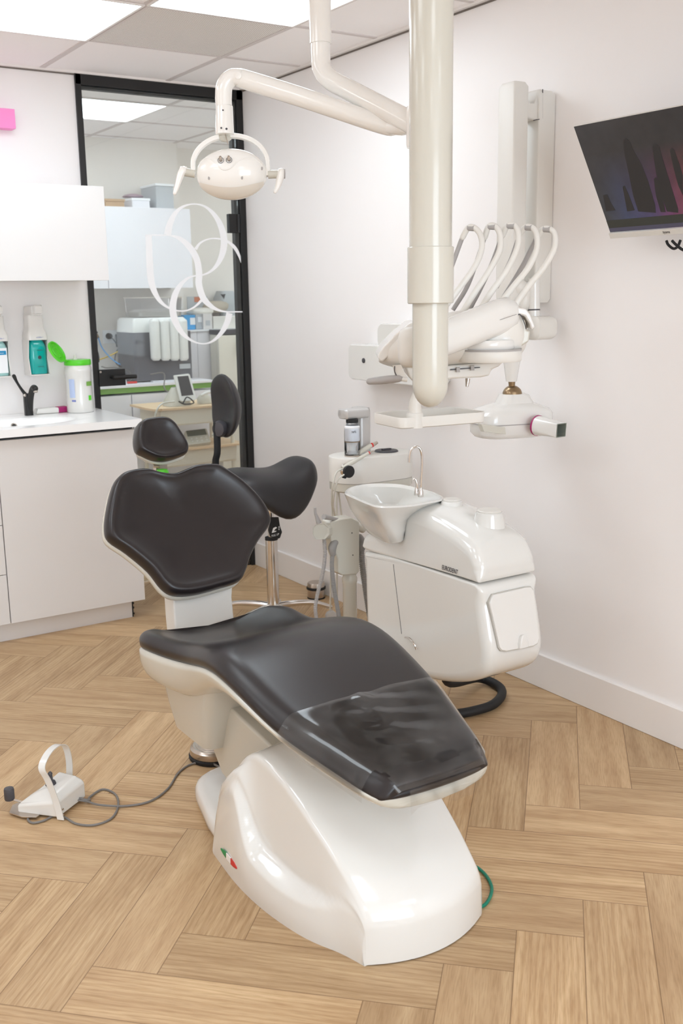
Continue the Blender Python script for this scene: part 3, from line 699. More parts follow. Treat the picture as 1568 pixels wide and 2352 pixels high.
add('base_plate', prism([fpt(.06, -.02, .006), fpt(.10, -.03, .006), fpt(.15, -.02, .006), fpt(.17, .02, .006), fpt(.15, .08, .006), fpt(.12, .11, .006), fpt(.06, .10, .006)], Z_*0.004), M_steel, fp, bevel=0.001)
kb = fpt(.165, .005, 0)
add('grey_knob', lathe([(0, 0), (0.013, 0.0), (0.0145, 0.004), (0.0145, 0.030), (0.013, 0.035), (0, 0.036)], kb+Z_*0.035, Z_, 24), M_dgrey, fp)
add('knob_lever', tube([kb+Z_*0.038, fpt(.11, .02, 0.022)], 0.0035, 8, 0), M_steel, fp)
add('toggle', lathe([(0, 0), (0.016, 0.0), (0.013, 0.010), (0.007, 0.014), (0.006, 0.028), (0.007, 0.034), (0.003, 0.040), (0, 0.040)], fpt(.075, .075, .062), Z_, 20), M_dgrey, fp)
# its cable
def zc(a, b, z=0.004): return VZ(a, b, z)
cb = tube([fpt(0.004, 0.098, 0.020), fpt(-0.022, 0.115, 0.008), zc(205, 1832, .006), zc(235, 1813), zc(265, 1825), zc(271, 1852), zc(255, 1880), zc(215, 1895), zc(175, 1892), zc(150, 1878), zc(128, 1872), zc(100, 1885), zc(75, 1890), zc(64, 1882), zc(70, 1872)], 0.0032, 8, 8)
cb2 = tube([fpt(0.004, 0.092, 0.016), fpt(-0.02, 0.105, 0.009), zc(230, 1849, .0105), zc(290, 1851), zc(345, 1840), zc(385, 1812), zc(410, 1775), zc(440, 1755), zc(480, 1751, .012), zc(510, 1762, .004), zc(560, 1750)], 0.0032, 8, 8)
tag(add('pedal_cable', join(cb, cb2), M_cable), 'thin grey cable looping on the floor from the white foot pedal to the chair', 'cable')
# round steel foot control
fd = thing('round_foot_control', 'round ribbed steel foot control with black rim on the floor under the chair', 'foot control', (1.295, 2.80, 0))
cc = Vector((1.315, 2.785, 0))
add('rubber_rim', lathe([(0, 0.0), (0.081, 0.0), (0.083, 0.004), (0.083, 0.011), (0.078, 0.014), (0, 0.014)], cc, Z_, 40), M_rubber, fd)
add('steel_disc', lathe([(0, 0.014), (0.078, 0.014), (0.080, 0.018), (0.078, 0.034), (0.070, 0.040), (0.069, 0.042), (0.062, 0.042), (0.061, 0.044), (0.054, 0.044), (0.053, 0.046), (0.046, 0.046), (0.045, 0.048), (0.038, 0.048), (0.037, 0.05), (0.030, 0.05), (0.029, 0.052), (0, 0.052)], cc, Z_, 40), M_steel, fd)
# black hose loop and green tube
tag(add('black_hose', tube([(2.03, 2.50, 0.30), (2.16, 2.66, 0.10), VZ(1110, 1563, .03)+Vector((0, 0.03, 0)), VZ(1143, 1575, .018), VZ(1152, 1595, .018), VZ(1132, 1618, .018), VZ(1090, 1632, .018), VZ(1040, 1640, .018), VZ(960, 1640, .018)], 0.0165, 14, 8), M_rubber), 'thick black hose curling on the floor under the white water unit', 'hose')
tag(add('green_tube', tube([VZ(1060, 1985, .01), VZ(1088, 1988, .006), VZ(1115, 2010, .005), VZ(1129, 2040, .005), VZ(1120, 2070, .005), VZ(1100, 2084, .005), VZ(1060, 2086, .006)], 0.0042, 10, 8), M_hosegreen), 'thin dark green tube looping out beside the right foot of the chair base', 'tube')
# steel doorstop
ds = thing('doorstop', 'round steel doorstop with black rubber ring on the floor by the baseboard', 'doorstop', (2.50, 4.09, 0))
dc = Vector((2.500, 4.085, 0))
add('weight', lathe([(0, 0.004), (0.041, 0.004), (0.042, 0.008), (0.042, 0.072), (0.039, 0.078), (0, 0.080)], dc, Z_, 36), M_steel, ds)
add('rubber_ring', lathe([(0.042, 0.044), (0.046, 0.046), (0.047, 0.051), (0.046, 0.056), (0.042, 0.058)], dc, Z_, 36, closed=True), M_rubber, ds)
add('rubber_base', lathe([(0, 0.0), (0.043, 0.0), (0.043, 0.007), (0, 0.007)], dc, Z_, 36), M_rubber, ds)

# ================================================================== SADDLE STOOL
st = thing('saddle_stool', 'black leather saddle stool with backrest on chrome gas column behind the chair', 'stool', (2.11, 3.82, 0))
sc0 = Vector((2.095, 3.82, 0))
# saddle: sections along x, an inverted U over y
topT = [(-0.20, 0.690), (-0.17, 0.712), (-0.10, 0.722), (-0.02, 0.710), (0.05, 0.706), (0.11, 0.722), (0.16, 0.744), (0.195, 0.742), (0.22, 0.715)]
drpT = [(-0.20, 0.05), (-0.17, 0.08), (-0.10, 0.13), (-0.02, 0.185), (0.05, 0.190), (0.11, 0.165), (0.16, 0.125), (0.195, 0.095), (0.22, 0.05)]
hwT = [(-0.20, 0.12), (-0.15, 0.17), (0.0, 0.19), (0.12, 0.17), (0.18, 0.13), (0.22, 0.07)]
def saddle(s, grow=0.0):
    t = pw(s, topT); d = pw(s, drpT); hw = pw(s, hwT); P = []
    for i in range(-12, 13):
        u = i/12; y = hw*math.sin(u*PI/2*0.98)
        P.append((y, t-d*(abs(u)**2.6)))
    inner = [(y*0.80, z-0.040 if abs(y) < hw*0.9 else z-0.012) for y, z in P][::-1]
    inner = [(y*0.97, z) for y, z in inner]
    return [Vector((sc0.x+s, sc0.y+y, z)) for y, z in P]+[Vector((sc0.x+s, sc0.y+y, min(z, t-0.03))) for y, z in inner]
ss = [-0.20, -0.19, -0.17, -0.14, -0.10, -0.05, 0.0, 0.05, 0.09, 0.13, 0.16, 0.18, 0.20, 0.213, 0.22]
rg = [saddle(s) for s in ss]
def shrink(r, s):
    c = sum(r, Vector())/len(r); return [c+(p-c)*s for p in r]
rg[0] = shrink(rg[0], 0.80); rg[-1] = shrink(rg[-1], 0.7)
add('saddle_seat', loft(rg), M_stool, st, sub=1)
pc = VY(625, 1300, 3.80); pcx = pc.x
add('gas_cylinder', lathe([(0, 0.09), (0.026, 0.09), (0.026, 0.405), (0, 0.405)], Vector((pcx, 3.80, 0)), Z_, 28), M_chrome, st)
add('collar', lathe([(0, 0.400), (0.028, 0.400), (0.028, 0.412), (0.018, 0.414), (0, 0.414)], Vector((pcx, 3.80, 0)), Z_, 28), M_rubber, st)
add('piston', lathe([(0, 0.41), (0.014, 0.41), (0.014, 0.62), (0, 0.62)], Vector((pcx, 3.80, 0)), Z_, 20), M_chrome, st)
add('seat_mount', lathe([(0, 0.56), (0.03, 0.56), (0.035, 0.60), (0.10, 0.66), (0, 0.67)], Vector((pcx, 3.80, 0)), Z_, 20), M_black, st)
lv = [VY(a, b, 3.74) for a, b in ((622, 1188), (640, 1188), (643, 1208), (648, 1222), (643, 1236), (632, 1240), (621, 1232), (617, 1218), (620, 1206))]
lever = add('height_lever', prism(lv, Vector((0, 0.008, 0))), M_rubber, st, bevel=0.002)
add('lever_print', join(text_vf('PULL UP', VY(632, 1231, 3.739), Vector((1, 0, 0.10)).normalized(), Z_, 0.0125, 0.0003, squeeze=0.8),
    prism([VY(a, b, 3.739) for a, b in ((624, 1224), (627, 1213), (633, 1210), (636, 1212), (631, 1216), (629, 1220), (634, 1219), (634, 1221), (628, 1223))], Vector((0, -0.0004, 0))),
    prism([VY(a, b, 3.739) for a, b in ((639, 1212), (642, 1212), (640.5, 1208))], Vector((0, -0.0004, 0))), prism([VY(a, b, 3.739) for a, b in ((639, 1214), (642, 1214), (640.5, 1218))], Vector((0, -0.0004, 0)))), M_label, lever, smooth=False)
cen = Vector((pcx, 3.80, 0))
for k in range(5):
    a = math.radians(72*k+200); d = Vector((math.cos(a), math.sin(a), 0))
    lg = add('leg', tube([cen+Z_*0.10+d*0.015, cen+d*0.08+Z_*0.105, cen+d*0.18+Z_*0.098, cen+d*0.26+Z_*0.070], [0.016, 0.014, 0.012, 0.010], 12, 6, rounded=True), M_chrome, st)
    q = cen+d*0.262
    n_ = Vector((-d.y, d.x, 0))
    add('caster', join(lathe([(0, -0.012), (0.024, -0.012), (0.026, -0.008), (0.026, 0.008), (0.024, 0.012), (0, 0.012)], q+Z_*0.026, n_, 20), tube([q+Z_*0.035, q+Z_*0.075], 0.006, 8, 0)), M_silver, lg)
# backrest of the stool
bs = [(-0.20,)]
bc = VY(535, 950, 3.98)
def sback(u, v):
    pass
rings = []
zz0, zz1 = 0.838, 1.112
for k in range(15):
    t = k/14; z = zz0+(zz1-zz0)*t
    hw = 0.115*math.sqrt(max(0.02, 1-abs(2*t-1)**2.6))
    arc = 0.055*(1-(2*t-1)**2)
    cx_ = VY(512+3*(1-t), 950, 3.93).x+0.030*0+(0.045*math.sin(PI*t)) - 0.0
    ring = []
    for i in range(16):
        a = 2*PI*i/16; ly = hw*math.cos(a); lx = 0.028*math.sin(a)*math.sqrt(max(0.1, 1-abs(2*t-1)**4))
        ring.append(Vector((cx_+lx-0.35*ly*ly/0.1+0.012, 3.95+ly, z)))
    rings.append(ring)
sb = add('backrest', loft(rings), M_stool, st, sub=1)
hubp = VY(505, 985, 3.95)
add('backrest_hub', lathe([(0, -0.02), (0.030, -0.02), (0.036, 0.0), (0.030, 0.015), (0, 0.02)], hubp, Vector((-1, -0.5, 0)), 24), M_dgrey, st)
add('backrest_bar', tube([VY(497, 970, 3.96), VY(499, 1035, 3.96), VY(495, 1060, 3.97), VY(500, 1090, 3.97), VY(530, 1130, 3.93), VY(600, 1165, 3.86)], 0.008, 10, 6, flat=2.0), M_rubber, st)

# ================================================================== WASH CORNER
yF = 4.275
bc_ = thing('base_cabinet', 'white floor cabinet under the wash basin with door and drawers', 'cabinet', (1.2, 4.55, 0))
add('carcass', join(box(0.0, 1.700, yF+0.022, YB-0.001, 0.085, 0.78), box(1.684, 1.700, yF+0.022, YB-0.001, 0.7801, 0.868), box(0.0, 1.6839, yF+0.022, yF+0.036, 0.7801, 0.868)), M_cab, bc_, smooth=False)
add('plinth', box(0.0, 1.655, yF+0.045, YB-0.002, 0.0, 0.084), M_cab, bc_, smooth=False)
add('plinth_bracket', join(box(1.656, 1.662, yF+0.047, yF+0.06, 0.0, 0.08), *[box(1.655, 1.664, yF+0.040, yF+0.052, z, z+0.008) for z in (0.012, 0.040, 0.062)]), M_rubber, bc_, smooth=False)
xs = VY(10, 1250, yF).x
add('door', box(xs+0.002, 1.703, yF, yF+0.020, 0.086, 0.866), M_cab, bc_, smooth=False, bevel=0.0012)
for (a, b) in ((0.086, 0.300), (0.303, 0.512), (0.515, 0.728), (0.731, 0.866)):
    add('drawer', box(xs-0.55, xs-0.002, yF, yF+0.020, a, b), M_cab, bc_, smooth=False, bevel=0.0012)
# basin worktop, moulded in one piece
wt = thing('basin_worktop', 'glossy white moulded worktop with an oval wash basin on the white cabinet', 'sink', (1.2, 4.55, 0.87))
bx, by, ba, bb = 1.24, 4.51, 0.27, 0.150
def top_pt(u, v):
    x = 0.1+(1.722-0.1)*u; y = (yF-0.030)+(YB-0.001-(yF-0.030))*v
    r_ = math.sqrt(((x-bx)/ba)**2+((y-by)/bb)**2); z = 0.913
    if r_ < 1: z = 0.909-0.095*(1-r_**3.2)**1.0
    elif r_ < 1.25: z = 0.909+0.004*min(1, (r_-1)/0.25)**2
    return Vector((x, y, z))
Vt, Ft = grid(110, 46, top_pt)
Ft = list(Ft)
n_ = len(Vt)
edge = [i for i in range(111)]
Vt += [Vector((Vt[i].x, Vt[i].y, 0.880)) for i in range(111)]; Ft += [(i, i+1, n_+i+1, n_+i) for i in range(110)]
n2_ = len(Vt); col = [j*111+110 for j in range(47)]
Vt += [Vector((Vt[i].x, Vt[i].y, 0.880)) for i in col]; Ft += [(col[j], col[j+1], n2_+j+1, n2_+j) for j in range(46)]
n3_ = len(Vt); Vt += [Vector((0.1, yF-0.030, 0.880)), Vector((1.722, yF-0.030, 0.880)), Vector((1.722, YB-0.001, 0.880)), Vector((0.1, YB-0.001, 0.880))]; Ft.append((n3_, n3_+1, n3_+2, n3_+3))
add('slab', (Vt, Ft), M_top, wt, auto=50)
add('overflow_ring', lathe([(0.008, 0.0), (0.0135, 0.0), (0.014, 0.002), (0.0115, 0.0035), (0.009, 0.002)], Vector((1.275, 4.634, 0.880)), Vector((0, -1, 0.75)), 24, closed=True), M_steel, wt)
add('overflow_hole', lathe([(0, 0.0), (0.010, 0.0), (0.010, 0.001), (0, 0.001)], Vector((1.275, 4.634, 0.880)), Vector((0, -1, 0.75)), 24), M_rubber, wt)
# black strip painted as the shade in the gap under the slab
add('shadow_joint', join(box(0.1, 1.69, yF+0.008, yF+0.03, 0.8685, 0.8795), box(1.676, 1.69, yF+0.03, YB-0.002, 0.8685, 0.8795)), M_rubber, wt, smooth=False)
# faucet
fa = thing('basin_tap', 'matt black single-lever tap at the back of the wash basin', 'tap', (1.375, 4.70, 0.913))
fb = VY(66, 945, 4.72); fx = fb.x
add('body', rr_ := loft([rrect(Vector((fx, 4.72, z)), X_, Y_, 0.036, 0.036, 0.010) for z in (0.910, 1.005, 1.012)]), M_black, fa)
add('spout', tube([Vector((fx+0.004, 4.715, 0.93)), Vector((fx+0.006, 4.70, 0.985)), Vector((fx+0.008, 4.675, 1.025)), Vector((fx+0.010, 4.650, 1.042)), Vector((fx+0.010, 4.628, 1.040))], 0.0135, 16, 6, rounded=True), M_black, fa)
add('aerator', lathe([(0, 0), (0.010, 0), (0.010, 0.004), (0, 0.004)], Vector((fx+0.010, 4.625, 1.028)), Vector((0, -0.4, -1)), 16), M_steel, fa)
add('lever', tube([VY(64, 912, 4.72), VY(52, 898, 4.72), VY(40, 880, 4.715), VY(32, 864, 4.71)], [0.010, 0.007, 0.006, 0.009], 12, 6, rounded=True), M_black, fa)
add('pivot_cap', lathe([(0, 0), (0.007, 0), (0.006, 0.002), (0, 0.003)], VY(57, 908, 4.70), -Y_, 16), M_steel, fa)

# soap dispensers on the wall
def dispenser(dx, label, liquid, kind):
    c = VY(92, 800, YB)+Vector((dx, 0, 0)); cx = c.x-0.002
    t = thing('soap_dispenser', label, 'dispenser', (cx, YB, 1.09), 'wall dispensers above the basin')
    def P(px, py, y): return VY(px, py, y)+Vector((dx, 0, 0))
    yf = YB-0.095
    # open-fronted shell: side walls, back and hood
    L_, R2 = P(66, 800, yf).x, P(112, 800, yf).x
    zt, zb, zw = P(90, 745, yf).z, P(90, 861, yf).z, P(90, 781, yf).z
    ys_ = YB-0.001
    hood = [rrect(Vector(((L_+R2)/2, (yf+ys_)/2, z)), X_, Y_, (R2-L_)*s, (ys_-yf)*q, 0.012) for z, s, q in ((zw, 1.0, 1.0), (zw+0.02, 1.0, 1.0), (zw+0.035, 0.93, 0.97), (zw+0.052, 0.80, 0.90), (zt+0.03, 0.76, 0.86), (zt+0.042, 0.76, 0.84))]
    hood = [[Vector((p.x, p.y+(ys_-max(r.y for r in h)), p.z)) for p in h] for h in hood]
    add('housing', loft(hood), M_white, t)
    add('side_wall', prism([Vector((L_, yf, zw)), Vector((L_-0.003, yf+0.01, (zw+zb)/2)), Vector((L_, yf, zb)), Vector((L_, ys_, zb)), Vector((L_, ys_, zw))], Vector((0.004, 0, 0))), M_white, t, bevel=0.001)
    add('side_wall', prism([Vector((R2-0.004, yf, zw)), Vector((R2-0.007, yf+0.01, (zw+zb)/2)), Vector((R2-0.004, yf, zb)), Vector((R2-0.004, ys_, zb)), Vector((R2-0.004, ys_, zw))], Vector((0.004, 0, 0))), M_white, t, bevel=0.001)
    add('back_plate', box(L_, R2, ys_-0.012, ys_, zb, zw), M_white, t, smooth=False)
    add('bottom_plate', box(L_, R2, yf+0.006, ys_, zb-0.003, zb+0.002), M_white, t, smooth=False)
    b = add('bottle', loft([rrect(Vector(((L_+R2)/2, yf+0.045, z)), X_, Y_, (R2-L_-0.010)*s, 0.070*s, 0.02*s) for z, s in ((zb+0.003, 0.95), (zb+0.008, 1.0), (zw-0.035, 1.0), (zw-0.015, 0.85), (zw+0.01, 0.5))]), liquid, t)
    # pump head and elbow lever
    ah = P(104, 722, yf-0.015)
    add('pump_head', join(loft([rrect(Vector(((L_+R2)/2-0.002, y, z)), X_, Z_, w_, h_, 0.006) for y, z, w_, h_ in ((ys_-0.004, zt+0.050, 0.054, 0.060), (yf+0.03, zt+0.058, 0.050, 0.050), (yf-0.002, zt+0.062, 0.042, 0.040))]),
        loft([rrect(Vector(((L_+R2)/2, y, zt+0.064+dz)), X_, Z_, 0.034, h_, 0.006) for y, h_, dz in ((yf+0.03, 0.034, 0), (yf-0.018, 0.036, 0.004), (yf-0.030, 0.040, 0.004), (yf-0.038, 0.030, 0.002))])), M_white, t, bevel=0)
    add('brand_print', text_vf('schülke +', Vector(((L_+R2)/2+0.008, yf-0.0007, zw+0.010)), X_, Z_, 0.0085, 0.0003), M_textblue, t, smooth=False)
    yl = yf+0.0085
    if kind == 0:
        add('title_print', text_vf('sensiva', Vector(((L_+R2)/2+0.006, yl, zw-0.048)), X_, Z_, 0.009, 0.0003), M_dgrey, b, smooth=False)
        add('small_print', text_vf('wash lotion', Vector(((L_+R2)/2+0.006, yl, zb+0.035)), X_, Z_, 0.006, 0.0003), M_dgrey, b, smooth=False)
        add('sensor_eye', lathe([(0, 0), (0.008, 0), (0.008, 0.002), (0, 0.003)], Vector(((L_+R2)/2+0.004, yl+0.001, (zb+zw)/2)), -Y_, 20), M_dgrey, b)
    else:
        add('label', box(L_+0.020, R2-0.012, yl-0.001, yl, zb+0.016, zw-0.030), M_label, b, smooth=False)
        add('label_band', box(L_+0.024, R2-0.016, yl-0.0018, yl-0.001, zw-0.060, zw-0.042), M_blue, b, smooth=False)
        add('label_text', join(text_vf('desderman', Vector(((L_+R2)/2+0.004, yl-0.002, zw-0.054)), X_, Z_, 0.007, 0.0003)), M_label, b, smooth=False)
    return t
dispenser(0.0, 'white wall dispenser holding bright teal soap, beside the wipes tub', M_teal, 0)
dispenser(-0.180*0.98, 'white wall dispenser holding pale liquid with a white paper label, above the tap', M_paleteal, 1)

# tub of wipes
wx = VY(184, 925, 4.70)
wb = thing('wipes_tub', 'white tub of wipes with lime green lid flipped open on the worktop', 'tub', (wx.x, 4.70, 0.913))
wc = Vector((wx.x, 4.70, 0.914)); R0 = 0.062
add('tub', lathe([(0, 0), (R0*0.95, 0), (R0, 0.005), (R0, 0.045), (R0*0.97, 0.06), (R0*0.93, 0.15), (R0*0.95, 0.18), (R0*0.98, 0.190), (R0*0.98, 0.205), (R0*0.94, 0.208), (R0*0.92, 0.222), (0, 0.222)], wc, Z_, 40), M_cool, wb)
add('lid_ring', lathe([(0, 0.217), (R0*0.97, 0.217), (R0*0.99, 0.220), (R0*0.99, 0.238), (R0*0.95, 0.242), (0, 0.242)], wc, Z_, 40), M_green, wb)
hg = wc+Vector((-R0*0.80, -R0*0.55, 0.240)); ldir = (VY(112, 788, 4.66)-VY(149, 828, 4.66)).normalized()
lc = VY(131, 808, 4.66)
ln_ = Vector((0.62, -0.62, 0.5)).normalized(); ln_ = (ln_-ldir*ln_.dot(ldir)).normalized()
l2 = ldir.cross(ln_)
lr = (VY(112, 788, 4.66)-VY(149, 828, 4.66)).length/2
add('flip_lid', join(loft([circ(lc-ln_*0.006, ldir, l2, lr*0.96, 32), circ(lc-ln_*0.006, ldir, l2, lr, 32), circ(lc+ln_*0.004, ldir, l2, lr, 32), circ(lc+ln_*0.004, ldir, l2, lr*0.90, 32), circ(lc-ln_*0.002, ldir, l2, lr*0.86, 32), circ(lc-ln_*0.002, ldir, l2, lr*0.6, 32), circ(lc+ln_*0.001, ldir, l2, lr*0.56, 32), circ(lc+ln_*0.001, ldir, l2, lr*0.36, 32), circ(lc-ln_*0.003, ldir, l2, lr*0.34, 32)])), M_green, wb)
add('hinge_strap', tube([lc-ldir*lr, wc+Vector((-R0*0.78, -0.02, 0.238))], 0.004, 8, 0), M_green, wb)
add('wipe_tip', lathe([(0.010, 0.24), (0.007, 0.250), (0.005, 0.262), (0.001, 0.266)], wc+Vector((-0.01, 0, 0)), Z_, 10), M_bag, wb)
def curved(cx, cy, r, a0, a1, z0, z1, m, nm, par):
    V = []; F = []; n = 10
    for i in range(n+1):
        a = math.radians(a0+(a1-a0)*i/n); V += [Vector((cx+r*math.cos(a), cy+r*math.sin(a), z0)), Vector((cx+r*math.cos(a), cy+r*math.sin(a), z1))]
    for i in range(n): F.append((2*i, 2*i+2, 2*i+3, 2*i+1))
    return add(nm, (V, F), m, par, auto=False)
curved(wc.x, wc.y, R0*0.985, 285, 318, wc.z+0.122, wc.z+0.142, M_green2, 'label_band', wb)
curved(wc.x, wc.y, R0*0.985, 292, 310, wc.z+0.055, wc.z+0.078, M_green, 'label_badge', wb)
curved(wc.x, wc.y, R0*0.985, 205, 232, wc.z+0.07, wc.z+0.155, mat('label_pale_blue', S(185, 200, 232), 0.6), 'label_text_panel', wb)
curved(wc.x, wc.y, R0*0.985, 215, 234, wc.z+0.048, wc.z+0.060, M_textblue, 'label_code', wb)
# white case with magenta end
cs = thing('plastic_case', 'small white plastic case with magenta end lying beside the black tap', 'case', (1.47, 4.74, 0.913))
ca, cb_ = VY(80, 937, 4.745), VY(152, 930, 4.745)
add('case_body', loft([rrect(Vector((x, 4.745, 0.914+h/2)), Y_, Z_, 0.05, h, 0.006) for x, h in ((ca.x, 0.012), (ca.x+0.006, 0.024), (cb_.x-0.055, 0.026), (cb_.x-0.045, 0.024))]), M_white, cs)
add('magenta_end', loft([rrect(Vector((x, 4.745, 0.914+h/2)), Y_, Z_, wd, h, 0.005) for x, h, wd in ((cb_.x-0.058, 0.010, 0.02), (cb_.x-0.045, 0.026, 0.05), (cb_.x-0.004, 0.027, 0.052), (cb_.x, 0.022, 0.046))]), M_magenta, cs)

# wall cabinet and pink sign
uc = thing('wall_cabinet', 'white wall-hung cabinet above the basin, its right end against the glass door', 'cabinet', (1.3, 4.63, 1.51))
add('carcass', box(0.4, 1.685, 4.47, YB-0.002, 1.512, 1.901), M_cab, uc, smooth=False)
add('door', box(0.85, 1.688, 4.448, 4.468, 1.508, 1.904), M_cab, uc, smooth=False, bevel=0.0015)
add('door', box(0.40, 0.846, 4.448, 4.468, 1.508, 1.904), M_cab, uc, smooth=False, bevel=0.0015)
pk = VY(33, 270, 4.78)
psg = add('pink_wall_block', box(1.10, VY(31, 270, 4.78).x, 4.755, YB-0.001, VY(15, 294, 4.755).z, VY(15, 249, 4.755).z), M_pink, smooth=False, bevel=0.001)
tag(psg, 'pink block mounted high on the wall above the white wall cabinet', 'wall block')

# ================================================================== WALL SCREEN
ms = thing('wall_monitor', 'black monitor with white lower bezel tilted on the right wall, dark landscape on screen', 'monitor', (2.36, 1.93, 1.74))
mB = Vector((2.44, 2.24, 1.589)); mA = Vector((2.265, 2.24, 1.893)); mu = (mA-mB).normalized(); mw = Vector((0, -1, 0)); mn = mw.cross(mu).normalized()
if mn.x > 0: mn = -mn
mh = (mA-mB).length; mW = 0.61
def MP(a, b, c=0): return mB+mw*a+mu*b+mn*c
add('back_case', loft([rrect(MP(mW/2, mh/2, -0.010), mw, mu, mW-0.004, mh-0.004, 0.006), rrect(MP(mW/2, mh/2, -0.022), mw, mu, mW*0.98, mh*0.97, 0.006), rrect(MP(mW/2, mh/2, -0.036), mw, mu, mW*0.6, mh*0.6, 0.02)]), M_dgrey, ms)
add('edge_frame', obox(MP(mW/2, mh/2, -0.006), mw, mu, mn, mW/2, mh/2, 0.004), M_white2, ms, smooth=False)
def screen_mat():
    m = bpy.data.materials.new('night_landscape_screen'); m.use_nodes = True; nt = m.node_tree; b = nt.nodes['Principled BSDF']; N = nt.nodes.new; L = nt.links.new
    tc = N('ShaderNodeTexCoord'); sx = N('ShaderNodeSeparateXYZ'); L(tc.outputs['Object'], sx.inputs[0])
    # object space y runs along the screen width, z along its height
    a = N('ShaderNodeMapRange'); a.inputs['From Min'].default_value = 0.30; a.inputs['From Max'].default_value = -0.05; L(sx.outputs[1], a.inputs[0])
    r1 = N('ShaderNodeValToRGB'); e = r1.color_ramp.elements
    e[0].position = 0.0; e[0].color = S(62, 66, 72); e[1].position = 1.0; e[1].color = S(170, 85, 75)
    for p, c in ((0.22, S(66, 76, 108)), (0.48, S(78, 68, 108)), (0.66, S(112, 60, 102)), (0.85, S(140, 66, 84))):
        q = e.new(p); q.color = c
    L(a.outputs[0], r1.inputs[0])
    bz = N('ShaderNodeMapRange'); bz.inputs['From Min'].default_value = -0.11; bz.inputs['From Max'].default_value = 0.11; L(sx.outputs[2], bz.inputs[0])
    r2_ = N('ShaderNodeValToRGB'); e = r2_.color_ramp.elements; e[0].position = 0.0; e[0].color = (1, 1, 1, 1); e[1].position = 0.85; e[1].color = (0, 0, 0, 1)
    L(bz.outputs[0], r2_.inputs[0])
    mx = N('ShaderNodeMix'); mx.data_type = 'RGBA'; L(r2_.outputs[0], mx.inputs[0]); mx.inputs[6].default_value = S(52, 50, 52); L(r1.outputs[0], mx.inputs[7])
    no = N('ShaderNodeTexNoise'); no.inputs['Scale'].default_value = 30; no.inputs['Detail'].default_value = 6; L(tc.outputs['Object'], no.inputs['Vector'])
    m2 = N('ShaderNodeMix'); m2.data_type = 'RGBA'; m2.blend_type = 'OVERLAY'; m2.inputs[0].default_value = 0.35; L(mx.outputs[2], m2.inputs[6]); L(no.outputs['Fac'], m2.inputs[7])
    b.inputs['Base Color'].default_value = (0.02, 0.02, 0.02, 1); b.inputs['Roughness'].default_value = 0.25
    L(m2.outputs[2], b.inputs['Emission Color']); b.inputs['Emission Strength'].default_value = 0.6
    return m
M_scr = screen_mat()
so = add('screen', obox(MP(mW/2, mh/2+0.008, -0.0015), mw, mu, mn, mW/2-0.001, mh/2-0.009, 0.0006), M_scr, ms, smooth=False)
add('lower_bezel', obox(MP(mW/2, 0.008, 0.001), mw, mu, mn, mW/2, 0.0085, 0.006), M_white2, ms, smooth=False, bevel=0.001)
add('maker_print', text_vf('iiyama', MP(0.213, 0.0045, 0.0075), mw, mu, 0.012, 0.0003, squeeze=0.85), M_dgrey, ms, smooth=False)
M_stone = mat('screen_dark_shapes', (0.01, 0.01, 0.01, 1), 0.4, emis=S(44, 40, 40), es=0.7)
M_stone2 = mat('screen_dark_meadow', (0.01, 0.01, 0.01, 1), 0.4, emis=S(50, 50, 44), es=0.8)
def MS(px, py): 
    z = (px/3.5+1120, py/3.5+160); return VP(z[0], z[1], MP(0, 0, -0.0006), mn)
shapes = [[(1088, 570), (1110, 552), (1140, 575), (1165, 640), (1200, 700), (1235, 760), (1290, 900), (1345, 1090), (1350, 1150), (1210, 1140), (1170, 1020), (1130, 820), (1100, 680)],
          [(1320, 610), (1345, 596), (1378, 615), (1400, 700), (1450, 860), (1530, 1120), (1530, 1150), (1440, 1140), (1390, 1000), (1350, 820)],
          [(1335, 880), (1352, 862), (1370, 900), (1420, 1100), (1430, 1145), (1390, 1145), (1350, 1010)],
          [(1462, 650), (1480, 628), (1500, 650), (1540, 760), (1567, 850), (1567, 1010), (1530, 930), (1490, 780)],
          [(1083, 940), (1100, 932), (1135, 1010), (1180, 1130), (1120, 1140)],
          [(925, 1010), (960, 1003), (985, 1060), (1025, 1130), (950, 1140)]]
sv = [prism([MS(a, b) for a, b in s_], mn*0.0004) for s_ in shapes]
# more stones on the part outside the frame
sv += [prism([MP(a, 0.045, -0.0006), MP(a+0.004, h_, -0.0006), MP(a+0.022, h_-0.01, -0.0006), MP(a+0.035, 0.045, -0.0006)], mn*0.0004) for a, h_ in ((0.33, 0.22), (0.41, 0.17), (0.50, 0.19))]
add('screen_silhouettes', join(*sv), M_stone, so, smooth=False)
mead = [MS(935, 1130)]+[MS(x_, 1138+6*math.sin(x_*0.05)) for x_ in range(960, 1568, 40)]
add('screen_meadow', prism([MP(0.001, 0.055, -0.0005), MP(mW-0.001, 0.055, -0.0005), MP(mW-0.001, 0.018, -0.0005), MP(0.001, 0.018, -0.0005)], mn*0.0002), M_stone2, so, smooth=False)
add('screen_taskbar', prism([MP(0.001, 0.030, -0.0003), MP(mW-0.001, 0.030, -0.0003), MP(mW-0.001, 0.018, -0.0003), MP(0.001, 0.018, -0.0003)], mn*0.0003), mat('screen_taskbar_grey', (0.02, 0.02, 0.02, 1), 0.4, emis=S(70, 66, 84), es=0.8), so, smooth=False)
add('wall_arm', join(tube([MP(mW/2, mh/2, -0.03), Vector((XR, 1.93, 1.73))], 0.02, 12, 0), box(XR-0.012, XR, 1.87, 1.99, 1.66, 1.80)), M_dgrey, ms)
tag(add('monitor_cable', tube([VX(1530, 553, 2.47), VX(1534, 562, 2.47), VX(1546, 571, 2.48), VX(1556, 566, 2.49), VX(1562, 552, 2.50)], 0.004, 10, 6), M_rubber), 'black cable loop hanging just under the left part of the monitor bezel', 'cable')
